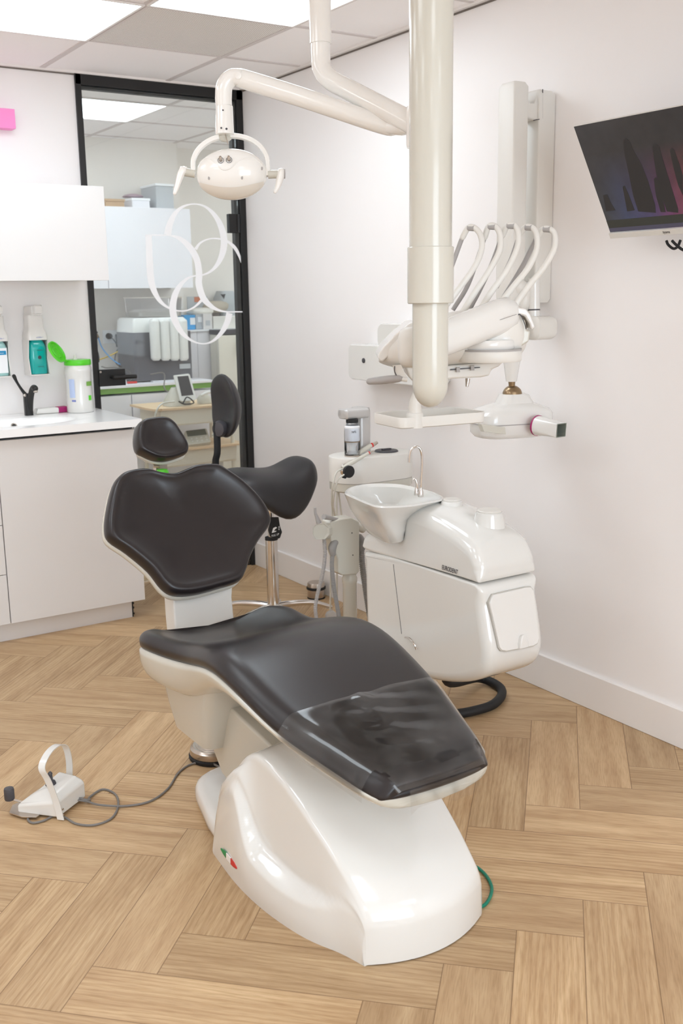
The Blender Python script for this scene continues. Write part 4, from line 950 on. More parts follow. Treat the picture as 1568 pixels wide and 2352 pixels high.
tag(add('monitor_cable', tube([VX(1543, 553, 2.455), VX(1552, 562, 2.455), VX(1568, 574, 2.46), VX(1590, 578, 2.47), VX(1610, 560, 2.49)], 0.004, 10, 6), M_rubber), 'black cable hanging from the monitor bezel and leaving the photo at the right edge', 'cable')

# ================================================================== CEILING PIPE AND LAMP
dp = 2.45
cp = VD(988, 750, dp)
col = thing('ceiling_column', 'thick cream vertical pipe hanging from the ceiling in front, ending in a rounded tip', 'ceiling column', (cp.x, cp.y, ZC))
zj0, zj1, ztip = VD(988, 567, dp).z, VD(988, 697, dp).z, VD(988, 936, dp).z
r1_, r2_, r3_ = 0.0490, 0.0535, 0.0420
CPB = Vector((cp.x, cp.y, 0))
add('pipe', lathe([(0, zj0-0.01), (r1_, zj0-0.01), (r1_, ZC), (0, ZC)], CPB, Z_, 48), M_ivory, col)
add('collar', lathe([(0, zj1), (r2_-0.002, zj1), (r2_, zj1+0.002), (r2_, zj0-0.002), (r2_-0.002, zj0), (0, zj0)], CPB, Z_, 48), M_ivory, col)
tp = [(0, ztip)]
for k in range(1, 9):
    a = PI/2*k/8; tp.append((r3_*math.sin(a), ztip+0.055*(1-math.cos(a))))
add('rounded_tip', lathe(tp+[(r3_, zj1+0.002), (0, zj1+0.002)], CPB, Z_, 48), M_ivory, col)
add('ceiling_flange', lathe([(0, ZC-0.02), (0.10, ZC-0.02), (0.11, ZC-0.001), (0, ZC-0.001)], CPB, Z_, 40), M_ivory, col)

lp = thing('dental_lamp', 'white oval dental operating lamp with two side handles on a bent ceiling arm', 'dental lamp', VD(532, 400, 3.0))
D3 = 3.0
q0 = VD(736, 100, D3); 
add('ceiling_pipe', tube([Vector((q0.x, q0.y, ZC)), q0], 0.0300, 24, 0), M_lamp, lp)
pp = [q0+Z_*0.02, VD(736, 130, D3), VD(740, 160, D3-0.005), VD(760, 184, D3-0.02), VD(800, 206, D3-0.05), VD(870, 243, D3-0.13), VD(960, 290, D3-0.22)]
add('upper_arm', tube(pp, [0.0265, 0.0265, 0.0265, 0.0268, 0.027, 0.0275, 0.028], 24, 8), M_lamp, lp)
jt = VD(965, 292, D3-0.23)
add('arm_joint', join(lathe([(0, -0.05), (0.034, -0.05), (0.036, -0.04), (0.036, 0.04), (0.034, 0.05), (0, 0.05)], jt, Z_, 32), tube([jt, VD(925, 292, D3-0.17)], 0.019, 16, 0)), M_lamp, lp)
add('joint_screw', lathe([(0, 0), (0.006, 0), (0.006, 0.006), (0, 0.006)], VD(924, 283, D3-0.205), -HF, 12), M_brass, lp)
sp_ = [VD(905, 290, D3-0.14), VD(880, 287, D3-0.13), VD(700, 226, D3-0.07), VD(560, 182, D3), VD(548, 178, D3)]
add('spring_arm', tube(sp_, [0.018, 0.024, 0.0255, 0.0255, 0.021], 24, 6, rounded=True), M_lamp, lp)
add('arm_end', tube([VD(895, 291, D3-0.14), VD(925, 293, D3-0.17)], 0.020, 20, 0, rounded=True), M_lamp, lp)
add('elbow', tube([VD(556, 179, D3-0.004), VD(533, 178, D3), VD(516, 196, D3), VD(513, 222, D3), VD(514, 243, D3)], [0.022, 0.0225, 0.023, 0.023, 0.0225], 24, 8), M_lamp, lp)
add('pivot_cap', lathe([(0, 0), (0.009, 0), (0.009, 0.003), (0, 0.004)], VD(547, 174, D3-0.024), -HF, 20), M_lamp, lp)
g0 = VD(515, 243, D3); g1 = VD(516, 308, D3)
add('swivel_head', lathe([(0, 0), (0.0225, 0), (0.0235, 0.004), (0.0255, (g0-g1).length), (0, (g0-g1).length)], g0, (g1-g0), 28), M_lamp, lp)
for a, b, r_ in ((512, 253, 0.0022), (508, 294, 0.0025), (520, 296, 0.003)):
    add('print_dot', lathe([(0, 0), (r_, 0), (r_, 0.001), (0, 0.001)], VD(a, b, D3-0.026), -HF, 12), M_dgrey, lp)
LC = VD(532, 401, D3)
LR = HR; LU = (UP*1.0).normalized(); LN = LR.cross(LU).normalized()
if LN.dot(HF) > 0: LN = -LN
LU = (LU*0.96).normalized()
kx = D3/FPX      # metres per pixel at that depth
def lamp_pt(px, py, n=0.0): return LC+LR*(px-532)*kx*1.0-LU*(py-401)*kx+LN*n
# head: ellipsoid flattened, front shell + lower lens band
hd = []
for i in range(17):
    th = PI*i/16; rr = []
    for k in range(40):
        ph = 2*PI*k/40
        x = 78*kx*math.sin(th)*math.cos(ph); z = 53*kx*math.sin(th)*math.sin(ph); n = 0.055*math.cos(th) + 0.010*math.sin(th)*math.sin(ph)
        rr.append(LC+LR*x+LU*z+LN*n)
    hd.append(rr)
hd = hd[1:-1]
head = add('lamp_head', loft(hd), M_lamp, lp, sub=1, auto=False)
lens_rows = []
for j in range(9):          # rows run down from the brim line to the lowest rim
    row = []
    for i in range(41):
        u = -1+2*i/40; t = j/8
        zt0 = (-36+17*u*u)/53; xx = u*0.90
        zb0 = -math.sqrt(max(0.0, 1-xx*xx))*0.999
        if zb0 > zt0: zb0 = zt0
        z_ = zt0+(zb0-zt0)*math.sin(t*PI/2); s_ = math.sqrt(max(0, 1-xx*xx-z_*z_))
        row.append(LC+(LR*78*kx*xx+LU*53*kx*z_+LN*(0.055*s_+0.010*z_))*1.006)
    lens_rows.append(row)
add('lens_cover', loft(lens_rows, cap=False, closed=False), mat('lens_cream', S(228, 221, 210), 0.3), head, auto=False)
# moulded brow line on the shell
def on_head(px, py, off=0.0005):
    x = (px-532)*kx; z = -(py-401)*kx; s = 1-(x/(78*kx))**2-(z/(53*kx))**2
    return LC+LR*x+LU*z+LN*(0.055*math.sqrt(max(s, 0))+0.010*z/(53*kx)+off)
brow = [(462, 379), (475, 374), (490, 378), (503, 390), (514, 402), (524, 404), (535, 400), (550, 386), (566, 379), (585, 378), (600, 386)]
add('brow_line', tube([on_head(a, b, -0.0008) for a, b in brow], 0.0018, 8, 6), M_lamp, head)
for a, b in ((513, 384), (531, 384)):
    add('knob_ring', lathe([(0.0074, 0), (0.0084, 0), (0.0084, 0.0012), (0.0074, 0.0012)], on_head(a, b), LN, 20, closed=True), M_dgrey, head)
    add('knob', lathe([(0, 0), (0.0046, 0), (0.0040, 0.016), (0.002, 0.018), (0, 0.018)], on_head(a, b), (LN+LU*0.25).normalized(), 16), M_steel, head)
for a, b in ((486, 418), (558, 420), (600, 396)):
    add('vent_hole', loft([circ(on_head(a, b), LR, LU, 0.0028, 14, 0.005), circ(on_head(a, b, 0.0012), LR, LU, 0.0028, 14, 0.005)]), M_grey, head)
# yoke
yk = []
for i in range(21):
    t = i/20; a = PI-PI*t
    yk.append(lamp_pt(529+83*math.cos(a), 388-72*math.sin(a)**0.85, 0.0))
yk = [lamp_pt(448, 402)]+yk[1:-1]+[lamp_pt(612, 406)]
add('yoke', ribbon(catmull(yk, 3), LN*0.018, 0.012), M_lamp, lp, smooth=False, bevel=0.003)
add('yoke_hub', lathe([(0, 0), (0.019, 0), (0.018, 0.018), (0.012, 0.024), (0, 0.026)], lamp_pt(517, 308), -LU, 24), M_ivory, lp)
add('stay_rod', tube([lamp_pt(518, 311, 0.018), lamp_pt(525, 338, 0.020)], 0.0016, 8, 0, rounded=True), M_steel, lp)
for sx_, hx, pts in ((-1, (430, 394, 452, 398), [(425, 392), (420, 402), (414, 422), (408, 440)]), (1, (612, 402, 646, 401), [(640, 400), (638, 412), (633, 430), (628, 440)])):
    add('handle_bracket', tube([lamp_pt(hx[0], hx[1]), lamp_pt(hx[2], hx[3])], 0.0115, 16, 0), M_ivory, lp)
    hd_ = add('handle', join(tube([lamp_pt(a, b, 0.004) for a, b in pts], [0.0135, 0.0125, 0.0095, 0.0068], 16, 6, rounded=True, flat=0.8),
         tube([lamp_pt(pts[0][0]-6, pts[0][1]-1), lamp_pt(pts[0][0]+8, pts[0][1]+1)], 0.0125, 16, 0)), M_lamp, lp)
add('end_cap', lathe([(0, 0), (0.013, 0), (0.013, 0.004), (0, 0.005)], lamp_pt(646, 401), LR, 20), M_grey, lp)

# ================================================================== X-RAY UNIT ON THE RIGHT WALL
xr = thing('xray_arm_unit', 'white wall-mounted dental x-ray with tall folded arms and a square-ended cone', 'x-ray unit', (XR, 2.66, 1.4))
def zt_(px, py, x): return VX(px, py, x)
zb_, ztp = VX(1260, 695, XR-0.05).z, VX(1240, 205, XR-0.07).z
add('wall_post', loft([rrect(Vector((XR-0.038, 2.667, z)), X_, Y_, 0.074*s, 0.085*s, 0.006) for z, s in ((zb_, 0.85), (zb_+0.012, 1.0), (ztp-0.012, 1.0), (ztp, 0.8))]), M_white2, xr)
ax_ = VY(1178, 400, 2.66).x
az1, az0 = VY(1180, 190, 2.66).z, VY(1180, 690, 2.66).z
add('folded_arm', loft([rrect(Vector((ax_, 2.665, z)), X_, Y_, 0.062*s, 0.080*s, 0.007) for z, s in ((az0-0.05, 0.75), (az0, 0.95), (az0+0.03, 1.0), (az1-0.014, 1.0), (az1, 0.80))]), M_white2, xr)
# saddle-shaped hinge between post and arm
kpx = [(1196, 195), (1203, 192), (1208, 205), (1212, 222), (1218, 236), (1228, 236), (1232, 222), (1236, 205), (1243, 204), (1247, 206), (1246, 275), (1225, 276), (1205, 268), (1196, 262)]
add('knuckle', prism([VY(a, b, 2.635) for a, b in kpx], Vector((0, 0.055, 0))), M_white2, xr, bevel=0.006)
add('knuckle_seam', tube([VY(1246, 205, 2.626), VY(1245.5, 272, 2.626), VY(1225, 276.5, 2.628)], 0.0016, 8, 0), M_dgrey, xr)
ex = VX(1232, 700, XR-0.10)
add('pivot_tube', join(tube([VX(1226, 640, XR-0.095), VX(1226, 730, XR-0.095)], 0.020, 18, 0)), M_white, xr)
add('pivot_seam', tube([VX(1226, 710, XR-0.095), VX(1226, 713, XR-0.095)], 0.0205, 18, 0), M_dgrey, xr)
ec = VX(1240, 753, XR-0.085)
add('elbow_block', loft([rrect(ec+Vector((dx, 0, 0)), Y_, Z_, 0.075*s, 0.078*s, 0.022) for dx, s in ((-0.045, 0.8), (-0.038, 1.0), (0.03, 1.0), (0.045, 0.9))]), M_white2, xr)
# knee ball seen behind the instrument whips
add('arm_knee', tube([VY(1190, 660, 2.64), VY(1204, 675, 2.64), VY(1200, 700, 2.64)], [0.03, 0.034, 0.03], 18, 4, rounded=True), M_white2, xr)
ny = 2.60
add('drop_cone', lathe([(0, 0), (0.032, 0), (0.032, 0.03), (0.030, 0.06), (0.018, (VY(1174, 780, ny)-VY(1174, 876, ny)).length), (0, (VY(1174, 780, ny)-VY(1174, 876, ny)).length)], VY(1176, 780, ny), VY(1174, 876, ny)-VY(1176, 780, ny), 28), M_white, xr)
add('horizontal_link', tube([VY(1176, 782, ny), VY(1180, 730, 2.63), VY(1180, 700, 2.66)], 0.030, 18, 3), M_white2, xr)
nk = VY(1175, 876, ny)
add('neck', lathe([(0, 0), (0.012, 0), (0.0095, 0.024), (0, 0.024)], nk, VY(1175, 894, ny)-nk, 20), M_brass, xr)
bl = VY(1176, 905, ny); R_ = 0.033
pr = [(0, -0.03)]+[(R_*math.cos(math.radians(a)), -0.0+R_*0.9*math.sin(math.radians(a))) for a in range(0, 91, 15)]
add('ball_joint', lathe([(0, -0.01)]+pr[1:], bl, Z_, 28), M_brass, xr)
# head: rounded body lofted down
hc = VY(1172, 958, ny); k2 = (hc-CAM).dot(FW)/FPX
axh = Vector((math.cos(-0.25), math.sin(-0.25), 0)); ayh = Vector((-axh.y, axh.x, 0))
def hring(px, py, w_, d_, r_): return rrect(VY(px, py, ny), axh, ayh, w_*k2*1.12, d_, r_, 6)
add('tube_head', loft([hring(1168, 1003, 110, 0.10, 0.04), hring(1168, 1000, 140, 0.13, 0.05), hring(1172, 990, 160, 0.155, 0.05), hring(1173, 968, 164, 0.16, 0.05), hring(1173, 948, 164, 0.16, 0.05), hring(1174, 938, 150, 0.150, 0.05), hring(1176, 930, 110, 0.12, 0.04), hring(1180, 924, 76, 0.095, 0.035), hring(1180, 908, 62, 0.08, 0.032), hring(1178, 904, 54, 0.07, 0.028)]), M_white, xr)
add('head_seam', loft([hring(1172.5, 968, 165.5, 0.1615, 0.05), hring(1172.5, 970, 165.5, 0.1615, 0.05)]), M_grey, xr)
add('side_panel', prism([VY(a, b, 2.515) for a, b in ((1105, 974), (1160, 981), (1162, 998), (1112, 992))], Vector((0, 0.02, 0))), M_ivory, xr, bevel=0.002)
# cone
c0_ = VY(1233, 977, 2.490); c1_ = VY(1287, 988, 2.39)
cd_ = (c1_-c0_).normalized(); cu_ = Z_.cross(cd_).normalized(); cv_ = cd_.cross(cu_)
add('cone_ring', lathe([(0.020, 0), (0.0345, 0), (0.0345, 0.006), (0.020, 0.006)], c0_, cd_, 32, closed=True), M_magenta, xr)
cl = (c1_-c0_).length
def cring(t, s, r_): return rrect(c0_+cd_*t, cu_, cv_, s, s, r_, 5)
add('square_cone', join(loft([cring(0.004, 0.066, 0.030), cring(cl*0.35, 0.058, 0.020), cring(cl*0.9, 0.046, 0.004), cring(cl*0.9+0.012, 0.046, 0.003), cring(cl*0.9+0.012, 0.043, 0.003), cring(cl*0.55, 0.041, 0.003)], cap=False)), M_white, xr)
add('lead_liner', join(loft([cring(cl*0.9+0.0135, 0.0455, 0.003), cring(cl*0.9+0.0135, 0.0405, 0.003), cring(cl*0.5, 0.0385, 0.003), cring(cl*0.48, 0.01, 0.003)], cap=False)), mat('lead_grey', S(130, 136, 126), 0.5), xr)

# keyed white box on the right wall
kx_ = thing('wall_control_box', 'white box with a small round lock, mounted on the right wall behind the instrument head', 'wall box', (XR, 3.6, 1.1))
kb_ = [VX(795, 790, 2.45), VX(960, 770, 2.45)]
y1_, y0_ = VX(797, 800, 2.45).y, 3.15
add('box', loft([rrect(Vector((x, (y0_+y1_)/2, (1.078+1.225)/2)), Y_, Z_, (y1_-y0_)*s, 0.150*q, 0.022) for x, s, q in ((XR-0.001, 0.96, 0.9), (XR-0.03, 1.0, 1.0), (2.462, 1.0, 1.0), (2.452, 0.975, 0.94))]), M_white, kx_)
add('lock', lathe([(0, 0), (0.010, 0), (0.010, 0.003), (0.006, 0.004), (0, 0.004)], VX(835, 828, 2.451), -X_, 20), M_dgrey, kx_)
add('upper_housing', loft([rrect(Vector((x, VX(905, 748, 2.47).y-0.02, 1.265)), Y_, Z_, 0.26*s, 0.10*s, 0.03) for x, s in ((XR-0.001, 0.95), (XR-0.06, 1.0), (2.47, 1.0), (2.46, 0.94))]), M_white, kx_)

# ================================================================== INSTRUMENT (DELIVERY) HEAD
DH = 2.78
dl = thing('instrument_console', 'white dental instrument console with five curved whip arms above the spittoon', 'dental instrument unit', VD(1050, 800, DH))
def H(px, py, dd=0.0): return VD(px, py, DH+dd)
def hprism(pts, d0, d1): return prism([H(a, b, d0) for a, b in pts], HF*(d1-d0))
# shell: slices from left tip to right end (each slice a closed ring in depth and height)
slices = [
    (868, 815, 822, 830, 0.050), (872, 804, 820, 834, 0.075), (888, 786, 812, 840, 0.105), (915, 762, 800, 847, 0.130), (950, 737, 790, 848, 0.145),
    (1000, 722, 786, 846, 0.150), (1050, 714, 784, 842, 0.150), (1100, 705, 780, 840, 0.150), (1145, 698, 776, 836, 0.148), (1175, 697, 770, 828, 0.142), (1196, 702, 762, 815, 0.130), (1212, 716, 762, 795, 0.110)]
rings = []
for px, a, s, b, dh in slices:
    rr = []
    for k in range(28):
        ph = 2*PI*k/28; c, sn = math.cos(ph), math.sin(ph)
        e = 0.62
        cx = math.copysign(abs(c)**e, c)*dh; sy = math.copysign(abs(sn)**e, sn)
        mid = (a+b)/2+(s-(a+b)/2)*0.3
        y = mid-(mid-a)*sy if sy > 0 else mid+(b-mid)*(-sy)
        rr.append(H(px, y, 0.03+cx*(1.0 if sy < 0.3 else 1.0-0.25*(sy-0.3))))
    rings.append(rr)
add('console_body', loft(rings), M_white2, dl, sub=1, auto=False)
add('lower_tray_case', hprism([(930, 840), (965, 846), (1160, 828), (1145, 842), (1128, 850), (1124, 863), (1104, 867), (1040, 870), (955, 884), (938, 866)], -0.075, 0.10), M_white2, dl, bevel=0.006)
add('upper_cover', hprism([(868, 815), (880, 796), (908, 768), (940, 742), (956, 738), (944, 760), (925, 790), (900, 812), (880, 830), (874, 831), (868, 824)], -0.075, 0.13), M_white, dl, bevel=0.008)
add('right_cover', hprism([(1186, 705), (1208, 709), (1218, 722), (1229, 752), (1220, 758), (1216, 744), (1205, 726), (1188, 722)], -0.10, 0.12), M_white, dl, bevel=0.005)
add('right_cover_body', hprism([(1168, 728), (1190, 726), (1207, 735), (1209, 757), (1218, 760), (1214, 785), (1190, 800), (1168, 800)], -0.085, 0.11), M_ivory, dl, bevel=0.005)
add('cover_seam', tube([H(1187, 724, -0.10), H(1195, 723, -0.10), H(1203, 740, -0.10), H(1208, 756, -0.10)], 0.0012, 8, 4), M_dgrey, dl)
# turntable under the arm: stacked round pods
tc_ = H(1120, 800, -0.09); kh = DH/FPX
def pod(px, py0, py1, rx, ry, off, n=40):
    ca_, cb2_ = H(px, py0, off), H(px, py1, off)
    def rg(c, s): return [c+HR*rx*s*math.cos(2*PI*i/n)+HF*ry*s*math.sin(2*PI*i/n) for i in range(n)]
    return loft([rg(ca_, 0.97), rg(ca_-Z_*0.003, 1.0), rg(cb2_+Z_*0.004, 1.0), rg(cb2_, 0.96)])
add('turntable', pod(1124, 804, 830, 0.083, 0.075, -0.075), M_white2, dl)
add('turntable', pod(1118, 780, 802, 0.073, 0.066, -0.075), M_white, dl)
add('turntable_seam', pod(1124, 802.3, 804.5, 0.0825, 0.0745, -0.075), M_grey, dl)
add('pedestal', pod(1153, 745, 785, 0.019, 0.019, -0.085), M_ivory, dl)
add('pedestal_flange', pod(1153, 772, 782, 0.032, 0.030, -0.085), M_white, dl)
# support arm from the column up to the pedestal
a0 = VD(955, 802, dp+0.10); a1 = H(1160, 722, -0.085)
add('support_arm', loft([rrect(a0.lerp(a1, t), Z_.cross((a1-a0).normalized()).normalized(), (a1-a0).normalized().cross(Z_.cross((a1-a0).normalized())).normalized(), wd, hg_, 0.030, 6) for t, wd, hg_ in ((-0.06, 0.055, 0.07), (0.0, 0.066, 0.084), (0.5, 0.066, 0.088), (0.92, 0.066, 0.090), (1.04, 0.064, 0.084), (1.10, 0.045, 0.06))]), M_white, dl)
add('arm_seam', tube([VD(1030, 774, dp+0.155), H(1186, 722, -0.123)], 0.0009, 6, 0), M_grey, dl)
add('arm_end_joint', join(lathe([(0, -0.046), (0.024, -0.046), (0.036, -0.038), (0.041, -0.022), (0.041, 0.025), (0.036, 0.042), (0.022, 0.052), (0, 0.052)], VD(952, 800, dp+0.11), Z_, 32)), M_white2, dl)
# underside details
add('instrument_slot', hprism([(1034, 848), (1102, 843), (1102, 845.0), (1034, 850.5)], -0.080, -0.074), M_dgrey, dl, smooth=False)
for a, b in ((1052, 849), (1085, 845)):
    add('hose_clip', hprism([(a-4, b-5), (a+4, b-5), (a+4, b+6), (a-4, b+6)], -0.086, -0.074), M_grey, dl, smooth=False)
add('air_nozzle', tube([H(1074, 870, 0.0), H(1072, 888, -0.005)], [0.007, 0.004], 12, 0), M_steel, dl)
add('side_lever', tube([H(848, 876, -0.08), H(880, 873, -0.09), H(912, 870, -0.10), H(922, 870, -0.10)], [0.0085, 0.0105, 0.0095, 0.006], 18, 6, rounded=True), M_grey, dl)
add('lever_mount', join(tube([H(918, 870, -0.10), H(935, 872, -0.10)], 0.006, 12, 0), hprism([(902, 840), (921, 838), (934, 868), (928, 872), (908, 866)], -0.10, -0.07)), M_white2, dl)
add('lever_slot', tube([H(906, 841, -0.102), H(906, 853, -0.102), H(910, 862, -0.102)], 0.0012, 8, 4), M_dgrey, dl)
# whips: each leaves the console, rises right, bends over and comes back down-left
whips = [((1000, 748), [(1010, 720), (1050, 668), (1090, 612), (1106, 570), (1103, 540), (1090, 524), (1075, 523), (1062, 545), (1040, 605), (1012, 680)]),
         ((1060, 722), [(1063, 716), (1090, 672), (1124, 620), (1147, 575), (1148, 540), (1138, 521), (1122, 520), (1113, 545), (1095, 600), (1072, 660), (1040, 712)]),
         ((1100, 712), [(1108, 702), (1130, 668), (1165, 618), (1187, 570), (1190, 538), (1182, 519), (1165, 518), (1154, 540), (1130, 605), (1105, 660), (1078, 712)]),
         ((1145, 700), [(1152, 692), (1180, 656), (1215, 612), (1232, 572), (1232, 540), (1222, 523), (1207, 522), (1195, 535), (1172, 600), (1140, 660)]),
         ((1182, 700), [(1188, 692), (1215, 655), (1250, 612), (1272, 572), (1274, 540), (1264, 527), (1248, 526), (1236, 540), (1218, 575), (1196, 618), (1152, 690)])]
for k, (b0, pts) in enumerate(whips):
    n_ = len(pts)
    P = [H(a, b, -0.02+0.10*(i/(n_-1))) for i, (a, b) in enumerate(pts)]
    cut = [i for i, (a, b) in enumerate(pts) if b < 550][0]+1
    wa = add('whip_arm', tube([H(pts[0][0]-8, pts[0][1]+14, -0.02)]+P[:cut+3], [0.0090, 0.0085, 0.0082]+[0.0078]*(cut+1), 14, 6, rounded=True), M_white2, dl)
    add('whip_cap', tube(P[cut:cut+2], 0.0084, 14, 2), M_grey, wa)
    add('instrument_hose', tube([p+HF*0.004 for p in P[cut+1:]], 0.0062, 12, 6), M_grey, wa)
# tray on a curved stem
tr = thing('instrument_tray', 'shallow white plastic tray on a curved stem under the instrument head', 'tray', VD(975, 960, DH))
tz = VD(905, 975, DH).z
tcx = VD(985, 960, DH+0.02)
ta = (Vector((0.985, -0.17, 0))).normalized(); tb = Vector((0.17, 0.985, 0))
ta = (VZ(1095, 962, tz+0.02)-VZ(915, 976, tz+0.02)).normalized(); tb = Vector((-ta.y, ta.x, 0))
tc2 = Vector((tcx.x, tcx.y, tz+0.004))
W2 = 0.272; D2 = 0.165
def tring(z, w_, d_, r_): return rrect(Vector((tc2.x, tc2.y, z)), ta, tb, w_, d_, r_, 5)
add('tray', loft([tring(tz, W2-0.016, D2-0.016, 0.018), tring(tz+0.003, W2-0.004, D2-0.004, 0.022), tring(tz+0.028, W2, D2, 0.024), tring(tz+0.030, W2-0.003, D2-0.003, 0.022), tring(tz+0.028, W2-0.010, D2-0.010, 0.018), tring(tz+0.010, W2-0.02, D2-0.02, 0.014), tring(tz+0.008, W2-0.04, D2-0.04, 0.01)]), M_white2, tr)
sb0 = Vector(tc2)-ta*(W2/2-0.055)-tb*(D2/2-0.02)
add('stem_boss', lathe([(0, 0), (0.022, 0), (0.022, 0.036), (0.019, 0.040), (0, 0.040)], Vector((sb0.x, sb0.y, tz)), Z_, 28), M_white2, tr)
s0 = Vector((sb0.x, sb0.y, tz+0.036))
add('stem', tube([s0, s0+Z_*0.035+HR*0.002, s0+Z_*0.075+HR*0.022+HF*0.01, s0+Z_*0.110+HR*0.050+HF*0.03, s0+Z_*0.135+HR*0.08+HF*0.05], [0.018, 0.0155, 0.013, 0.012, 0.012], 18, 6), M_white2, tr)

# ================================================================== WATER UNIT
XU0, XU1 = 1.95, 2.185
wu = thing('water_unit', 'large glossy white spittoon water unit with black lettering and a small square flap door', 'dental water unit', (2.06, 2.5, 0.3))
# lower body profile (y, z) front -> rear
def uring(P, x0, x1, front_in=0.0):
    return P
def ubody(prof, xa, xb, mat_, name, inset=0.03, k=7, crown=0.0, seam=0, small=0.12):
    """solid with a (y, z) side profile between xa and xb and truly rounded side edges"""
    P = smooth_poly([Vector((0, y, z)) for y, z in prof], 4); n = len(P)
    area_ = sum(P[i].y*P[(i+1) % n].z-P[(i+1) % n].y*P[i].z for i in range(n))
    nr = []
    for i in range(n):
        t = (P[(i+1) % n]-P[i-1]).normalized(); q = Vector((0, t.z, -t.y)); nr.append(q if area_ > 0 else -q)
    def fac(p): return small+(1-small)*max(0, min(1, abs(p.z-seam)/0.05))**0.8 if seam else 1.0
    fs = [max(fac(p), abs(q.y)*min(1, max(0, abs(p.z-seam)-0.010)/0.03)) for p, q in zip(P, nr)]
    for _ in range(1): fs = [(fs[i-1]+2*fs[i]+fs[(i+1) % n])/4 for i in range(n)]
    def ring(sx, ci, side):
        R = []
        for p, q, f_ in zip(P, nr, fs):
            ins = inset*f_; v = p-q*ins*(1-ci); zz = v.z
            x = xa+ins*(1-sx) if side < 0 else xb-ins*(1-sx)
            if crown: zz += crown*(1-((x-(xa+xb)/2)/((xb-xa)/2))**2)*max(0, min(1, (p.z-0.645)/0.03))
            R.append(Vector((x, v.y, zz)))
        return R
    def mid(t):
        A, B = ring(1.0-1.0, 1.0, -1), ring(0.0, 1.0, 1); R = []
        for p, u_, v_ in zip(P, A, B):
            x = u_.x+(v_.x-u_.x)*t; zz = p.z
            if crown: zz += crown*(1-((x-(xa+xb)/2)/((xb-xa)/2))**2)*max(0, min(1, (p.z-0.645)/0.03))
            R.append(Vector((x, p.y, zz)))
        return R
    rings = [ring(math.cos(PI/2*i/k), math.sin(PI/2*i/k), -1) for i in range(k+1)]
    rings += [mid(i/8) for i in range(1, 8)]
    rings += [ring(math.cos(PI/2*i/k), math.sin(PI/2*i/k), 1) for i in range(k, -1, -1)]
    o = add(name, loft(rings), mat_, wu, auto=False)
    for pg in o.data.polygons:
        if len(pg.vertices) > 12: pg.use_smooth = False
    return o
low = [(2.262, 0.572), (2.245, 0.52), (2.225, 0.44), (2.212, 0.37), (2.225, 0.315), (2.27, 0.275), (2.36, 0.235), (2.50, 0.20), (2.66, 0.185), (2.80, 0.20), (2.86, 0.26), (2.87, 0.36), (2.875, 0.50), (2.872, 0.552), (2.84, 0.562), (2.70, 0.572), (2.50, 0.576), (2.35, 0.577)]
ubody(low, XU0, XU1, M_cool, 'lower_body', 0.034, seam=0.575)
up_ = [(2.2625, 0.585), (2.2585, 0.594), (2.258, 0.608), (2.2585, 0.628), (2.268, 0.650), (2.30, 0.682), (2.36, 0.705), (2.43, 0.722), (2.50, 0.735), (2.57, 0.740), (2.615, 0.732), (2.638, 0.712), (2.646, 0.68), (2.652, 0.655), (2.675, 0.642), (2.75, 0.638), (2.83, 0.634), (2.868, 0.618), (2.876, 0.59), (2.868, 0.568), (2.80, 0.566), (2.60, 0.577), (2.45, 0.581), (2.36, 0.583), (2.31, 0.5835), (2.285, 0.5835), (2.270, 0.5835)]
ubody(up_, XU0+0.001, XU1-0.001, M_cool, 'upper_cover', 0.030, crown=0.030, seam=0.578)
add('panel_seam', tube([VX(903, 1296, XU0-0.0005), VX(908, 1340, XU0-0.0005), VX(922, 1456, XU0-0.0005)], 0.0008, 6, 0), M_dgrey, wu)
for px, py, x, r_, h_ in ((1035, 1176, 2.06, 0.030, 0.020), (1108, 1222, 2.06, 0.040, 0.038)):
    pass
def dome(cx, cy, cz, r_, h_, nm):
    t = add(nm, lathe([(0, -0.04), (r_*1.30, -0.04), (r_*1.22, -0.008), (r_*1.12, h_*0.45), (r_*1.02, h_*0.94), (r_*0.92, h_), (0, h_)], Vector((cx, cy, cz)), Z_, 40), M_cool, wu)
    add('lid', lathe([(0, h_), (r_*0.90, h_), (r_*0.92, h_+0.003), (r_*0.85, h_+0.006), (0, h_+0.006)], Vector((cx, cy, cz)), Z_, 40), M_white2, t)
dome(2.070, 2.535, 0.768, 0.031, 0.010, 'filler_cap'); dome(2.085, 2.370, 0.738, 0.041, 0.030, 'filler_cap')
tv = (VX(1095, 1345, XU0)-VX(903, 1292, XU0))
add('lettering', text_vf('EURODENT', VX(1014, 1320, XU0-0.0012)+Z_*0.018, -Y_, Vector((0, -0.15, 1)).normalized(), 0.0215, 0.0006, align='LEFT', squeeze=0.68), M_text, wu, smooth=False)
# front flap door: lies on the sloping front face
fn = Vector((0, -1, 0.22)).normalized()
FP = Vector((2.06, 2.222, 0.45))
dpx = [(1126, 1374), (1130, 1366), (1205, 1349), (1217, 1348), (1223, 1356), (1236, 1466), (1232, 1478), (1222, 1484), (1160, 1496), (1150, 1494), (1144, 1486), (1122, 1385)]
def FDp(a, b, off=0.0):
    p = VP(a, b, FP, fn); p = Vector((min(p.x, XU1-0.004), p.y, p.z)); return p+fn*off
D_ = [FDp(a, b) for a, b in dpx]
dc_ = sum(D_, Vector())/len(D_)
add('flap_groove', prism([dc_+(p-dc_)*1.022-fn*0.012 for p in D_], fn*0.0135), mat('groove_shade', S(190, 187, 180), 0.6), wu, smooth=False)  # darker plate round the flap; the groove's shade is in its colour
fl_ = add('flap_door', prism([p-fn*0.010 for p in D_], fn*0.0165), M_white, wu, bevel=0.004)
fc_ = FDp(1196, 1484, 0.005)
